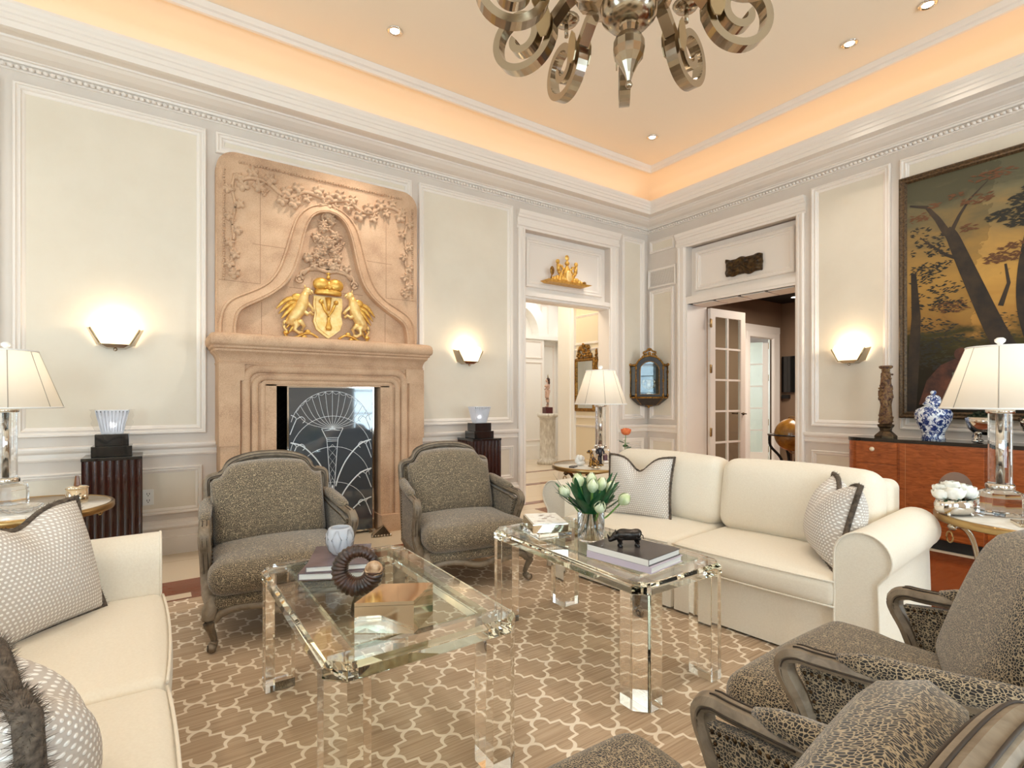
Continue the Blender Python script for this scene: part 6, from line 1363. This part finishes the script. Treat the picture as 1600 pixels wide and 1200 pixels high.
# left side table
sj = thing('silver_lidded_box', 'oval silver lidded box with a brown finial on the left side table', 'box', (-.375, 4.04, ST), R(20))
b = MB(); b.lathe([(.0, 0), (.052, 0), (.054, .01), (.054, .085), (.0, .085)], 28, sy=.8); b.build('box_body', M['silver_gold'], sj)
b = MB(); b.lathe([(.057, .085), (.058, .092), (.045, .10), (.0, .104)], 28, sy=.8); l = b.build('box_lid', M['silver_gold'], sj)
b = MB(); b.tube([(0, 0, .10), (0, 0, .125), (0, 0, .16)], [.017, .014, .009], 6, sm=False); b.build('finial', mat('brown_agate', (120, 74, 40), .25), l)
ad = thing('cut_glass_dish', 'low cut glass dish on the left side table before the lamp', 'dish', (-.60, 3.86, ST))
b = MB(); b.lathe([(.0, 0), (.05, 0), (.085, .018), (.10, .035), (.094, .035), (.08, .024), (.04, .010), (.0, .010)], 16, sm=False); b.build('dish_body', M['crystal'], ad)
# ------------------------------------------------------------------ hall and library things
for lb, x, y in (('pitted stone column pedestal carrying the statuette, beyond the left doorway', 6.30, 8.0), ('pitted stone column pedestal nearer the white pilaster, beyond the left doorway', 6.52, 7.55)):
    t = thing('stone_pedestal', lb, 'pedestal', (x, y, 0.0025), 0, 'stone column pedestals'); b = MB(); b.lathe([(.20, 0), (.20, .06), (.165, .09), (.15, .12), (.148, .84), (.16, .86), (.15, .88), (.20, .91), (.20, .97), (.0, .97)], 28); b.build('column', M['travertine'], t)
st = thing('nude_statuette', 'small pale standing nude statuette on a dark red block in the hall', 'statuette', (6.30, 8.0, .973), R(-100))
b = MB(); b.rbox(-.075, .075, -.075, .075, 0, .12, .004); b.build('red_block', M['red_wood'], st)
b = MB()
b.tube(spline([(0, 0, .40), (0, .005, .46), (0, 0, .52), (0, -.004, .56), (0, 0, .585)], 3), [.045, .05, .047, .042, .040, .042, .048, .052, .05, .036, .022, .018, .017], 12)
for sx in (-1, 1):
    b.tube(spline([(sx*.024, 0, .42), (sx*.026, -.012, .30), (sx*.02, .006, .24), (sx*.022, 0, .13)], 4), [.036, .035, .032, .029, .027, .024, .022, .022, .022, .019, .016, .014, .013], 10); b.ell((sx*.022, -.02, .128), (.013, .03, .010), 8, 5); b.ell((sx*.022, -.042, .525), (.016, .014, .016), 8, 6)
    b.tube([(sx*.052, 0, .555), (sx*.06, .008, .49), (sx*.045, -.04, .46)], [.016, .013, .010], 8)
b.ell((0, -.004, .635), (.03, .035, .042), 12, 8); b.ell((0, -.04, .63), (.006, .008, .008), 6, 4); b.build('nude_figure', M['skin'], st)
b = MB(); b.ell((0, .010, .645), (.038, .040, .045), 12, 8); b.ell((0, .03, .60), (.03, .02, .05), 10, 7); b.build('hair', mat('dark_brown_hair', (70, 44, 34), .6), st)
b = MB(); b.tube([(0, .01, .68), (.004, .005, .73), (0, .01, .77)], [.016, .010, .003], 8); b.build('plume', M['nickel_lt'], st)
gm_ = thing('gilt_mirror', 'gilt framed mirror with a carved crest in the passage beyond the left doorway', 'mirror', (5.085, 5.60, 1.10))
F_ = lambda u, v, h: (5.099-h, 5.60+u, v)
b = MB(); b.prism([(-.17, 1.12), (.17, 1.12), (.17, 1.79), (-.17, 1.79)], .004, .012, F_); wpart(b, 'mirror_glass', M['mirror'], gm_)
b = MB(); b.sweep([(0, .004), (0, .03), (-.02, .036), (-.045, .02), (-.05, .004)], [(-.17, 1.12), (.17, 1.12), (.17, 1.79), (-.17, 1.79)], F_); wpart(b, 'mirror_frame', M['antique_gold'], gm_)
b = MB(); q = random.Random(5)
for i in range(90):
    a = q.uniform(0, PI); r = math.sqrt(q.random()); b.ell(F_(.15*r*math.cos(a), 1.845+.19*r*math.sin(a), .02+.012*q.random()), (.014, .02, .018), 6, 4)
for sg in (-1, 1):
    for i in range(24): b.ell(F_(sg*(.225+.03*q.random()), 1.55+.40*q.random(), .018), (.012, .016, .022), 6, 4)
    b.tube(spline([F_(sg*.22, 1.70, .02), F_(sg*.27, 1.80, .02), F_(sg*.23, 1.88, .02), F_(sg*.25, 1.95, .02)], 4), .010, 6)
wpart(b, 'carved_crest', M['antique_gold'], gm_)
tv = thing('television', 'black flat television on the dark library wall beyond the right doorway', 'television', (10.08, 5.35, 1.38))
b = MB(); b.rbox(10.04, 10.095, 4.9, 5.44, 1.38, 2.07, .006); wpart(b, 'screen', M['black'], tv); b = MB(); b.box(10.03, 10.09, 5.30, 5.44, 1.26, 1.33); wpart(b, 'speaker_box', M['matte_black'], tv)
gl = thing('floor_globe', 'antique terrestrial globe on a black stand in the library', 'globe', (7.53, 3.93, 0))
b = MB(); b.ell((0, 0, .74), .235, 32, 20); b.build('globe_ball', M['globe'], gl)
b = MB(); b.lathe([(.245, .728), (.32, .728), (.32, .748), (.245, .748), (.245, .728)], 40); b.build('horizon_ring', M['black'], gl)
b = MB(); b.tube([(.262*math.cos(a), 0, .74+.262*math.sin(a)) for a in [2*PI*i/40 for i in range(40)]], .010, 6, closed=True, up=(0, 1, 0)); b.xf(Matrix.Rotation(.9, 4, 'Z')); b.build('meridian_ring', M['brass'], gl)
for i in range(4):
    a = PI/4+i*PI/2; b = MB(); b.tube(spline([(.30*math.cos(a), .30*math.sin(a), .735), (.29*math.cos(a), .29*math.sin(a), .58), (.16*math.cos(a), .16*math.sin(a), .42), (.12*math.cos(a), .12*math.sin(a), .25), (.24*math.cos(a), .24*math.sin(a), .0)], 4), .018, 8); b.build('leg', M['matte_black'], gl)
lt = thing('library_table', 'dark low table behind the globe in the library', 'table', (8.9, 4.25, 0)); b = MB(); b.rbox(-.4, .4, -.3, .3, .76, .80, .006); b.build('table_top', M['mahog'], lt)
for sx in (-1, 1):
    for sy in (-1, 1): b = MB(); b.box(sx*.35-.025, sx*.35+.025, sy*.25-.025, sy*.25+.025, 0, .76); b.build('leg', M['mahog'], lt)
b = MB(); q = random.Random(6)
for i in range(16): b.ell((q.uniform(-.10, .10), q.uniform(-.05, .05), .03+.16*q.random()), (.03, .03, .035), 8, 6)
o_ = tag(b.build('silver_cluster', M['chrome']), 'cluster of small silver ornaments above the globe in the library', 'ornament'); o_.location = (8.72, 4.38, .80)
b = MB(); b.ell((0, 0, .20), (.15, .15, .145), 20, 14); b.lathe([(.07, 0), (.07, .02), (.03, .04), (.03, .07)], 16); o_ = tag(b.build('green_stone_egg', M['greenball']), 'pale green stone ball above the globe in the library', 'ornament'); o_.location = (9.08, 4.28, .80); o_.scale = (.9, .9, .9)
ld = thing('recessed_downlight', 'small lit ceiling spot inside the dark library', 'ceiling light', (9.62, 4.98, 3.1)); b = MB(); b.lathe([(.0, -.004), (.05, -.004), (.055, -.001), (.0, -.001)], 16); b.build('lens', M['bulb'], ld)
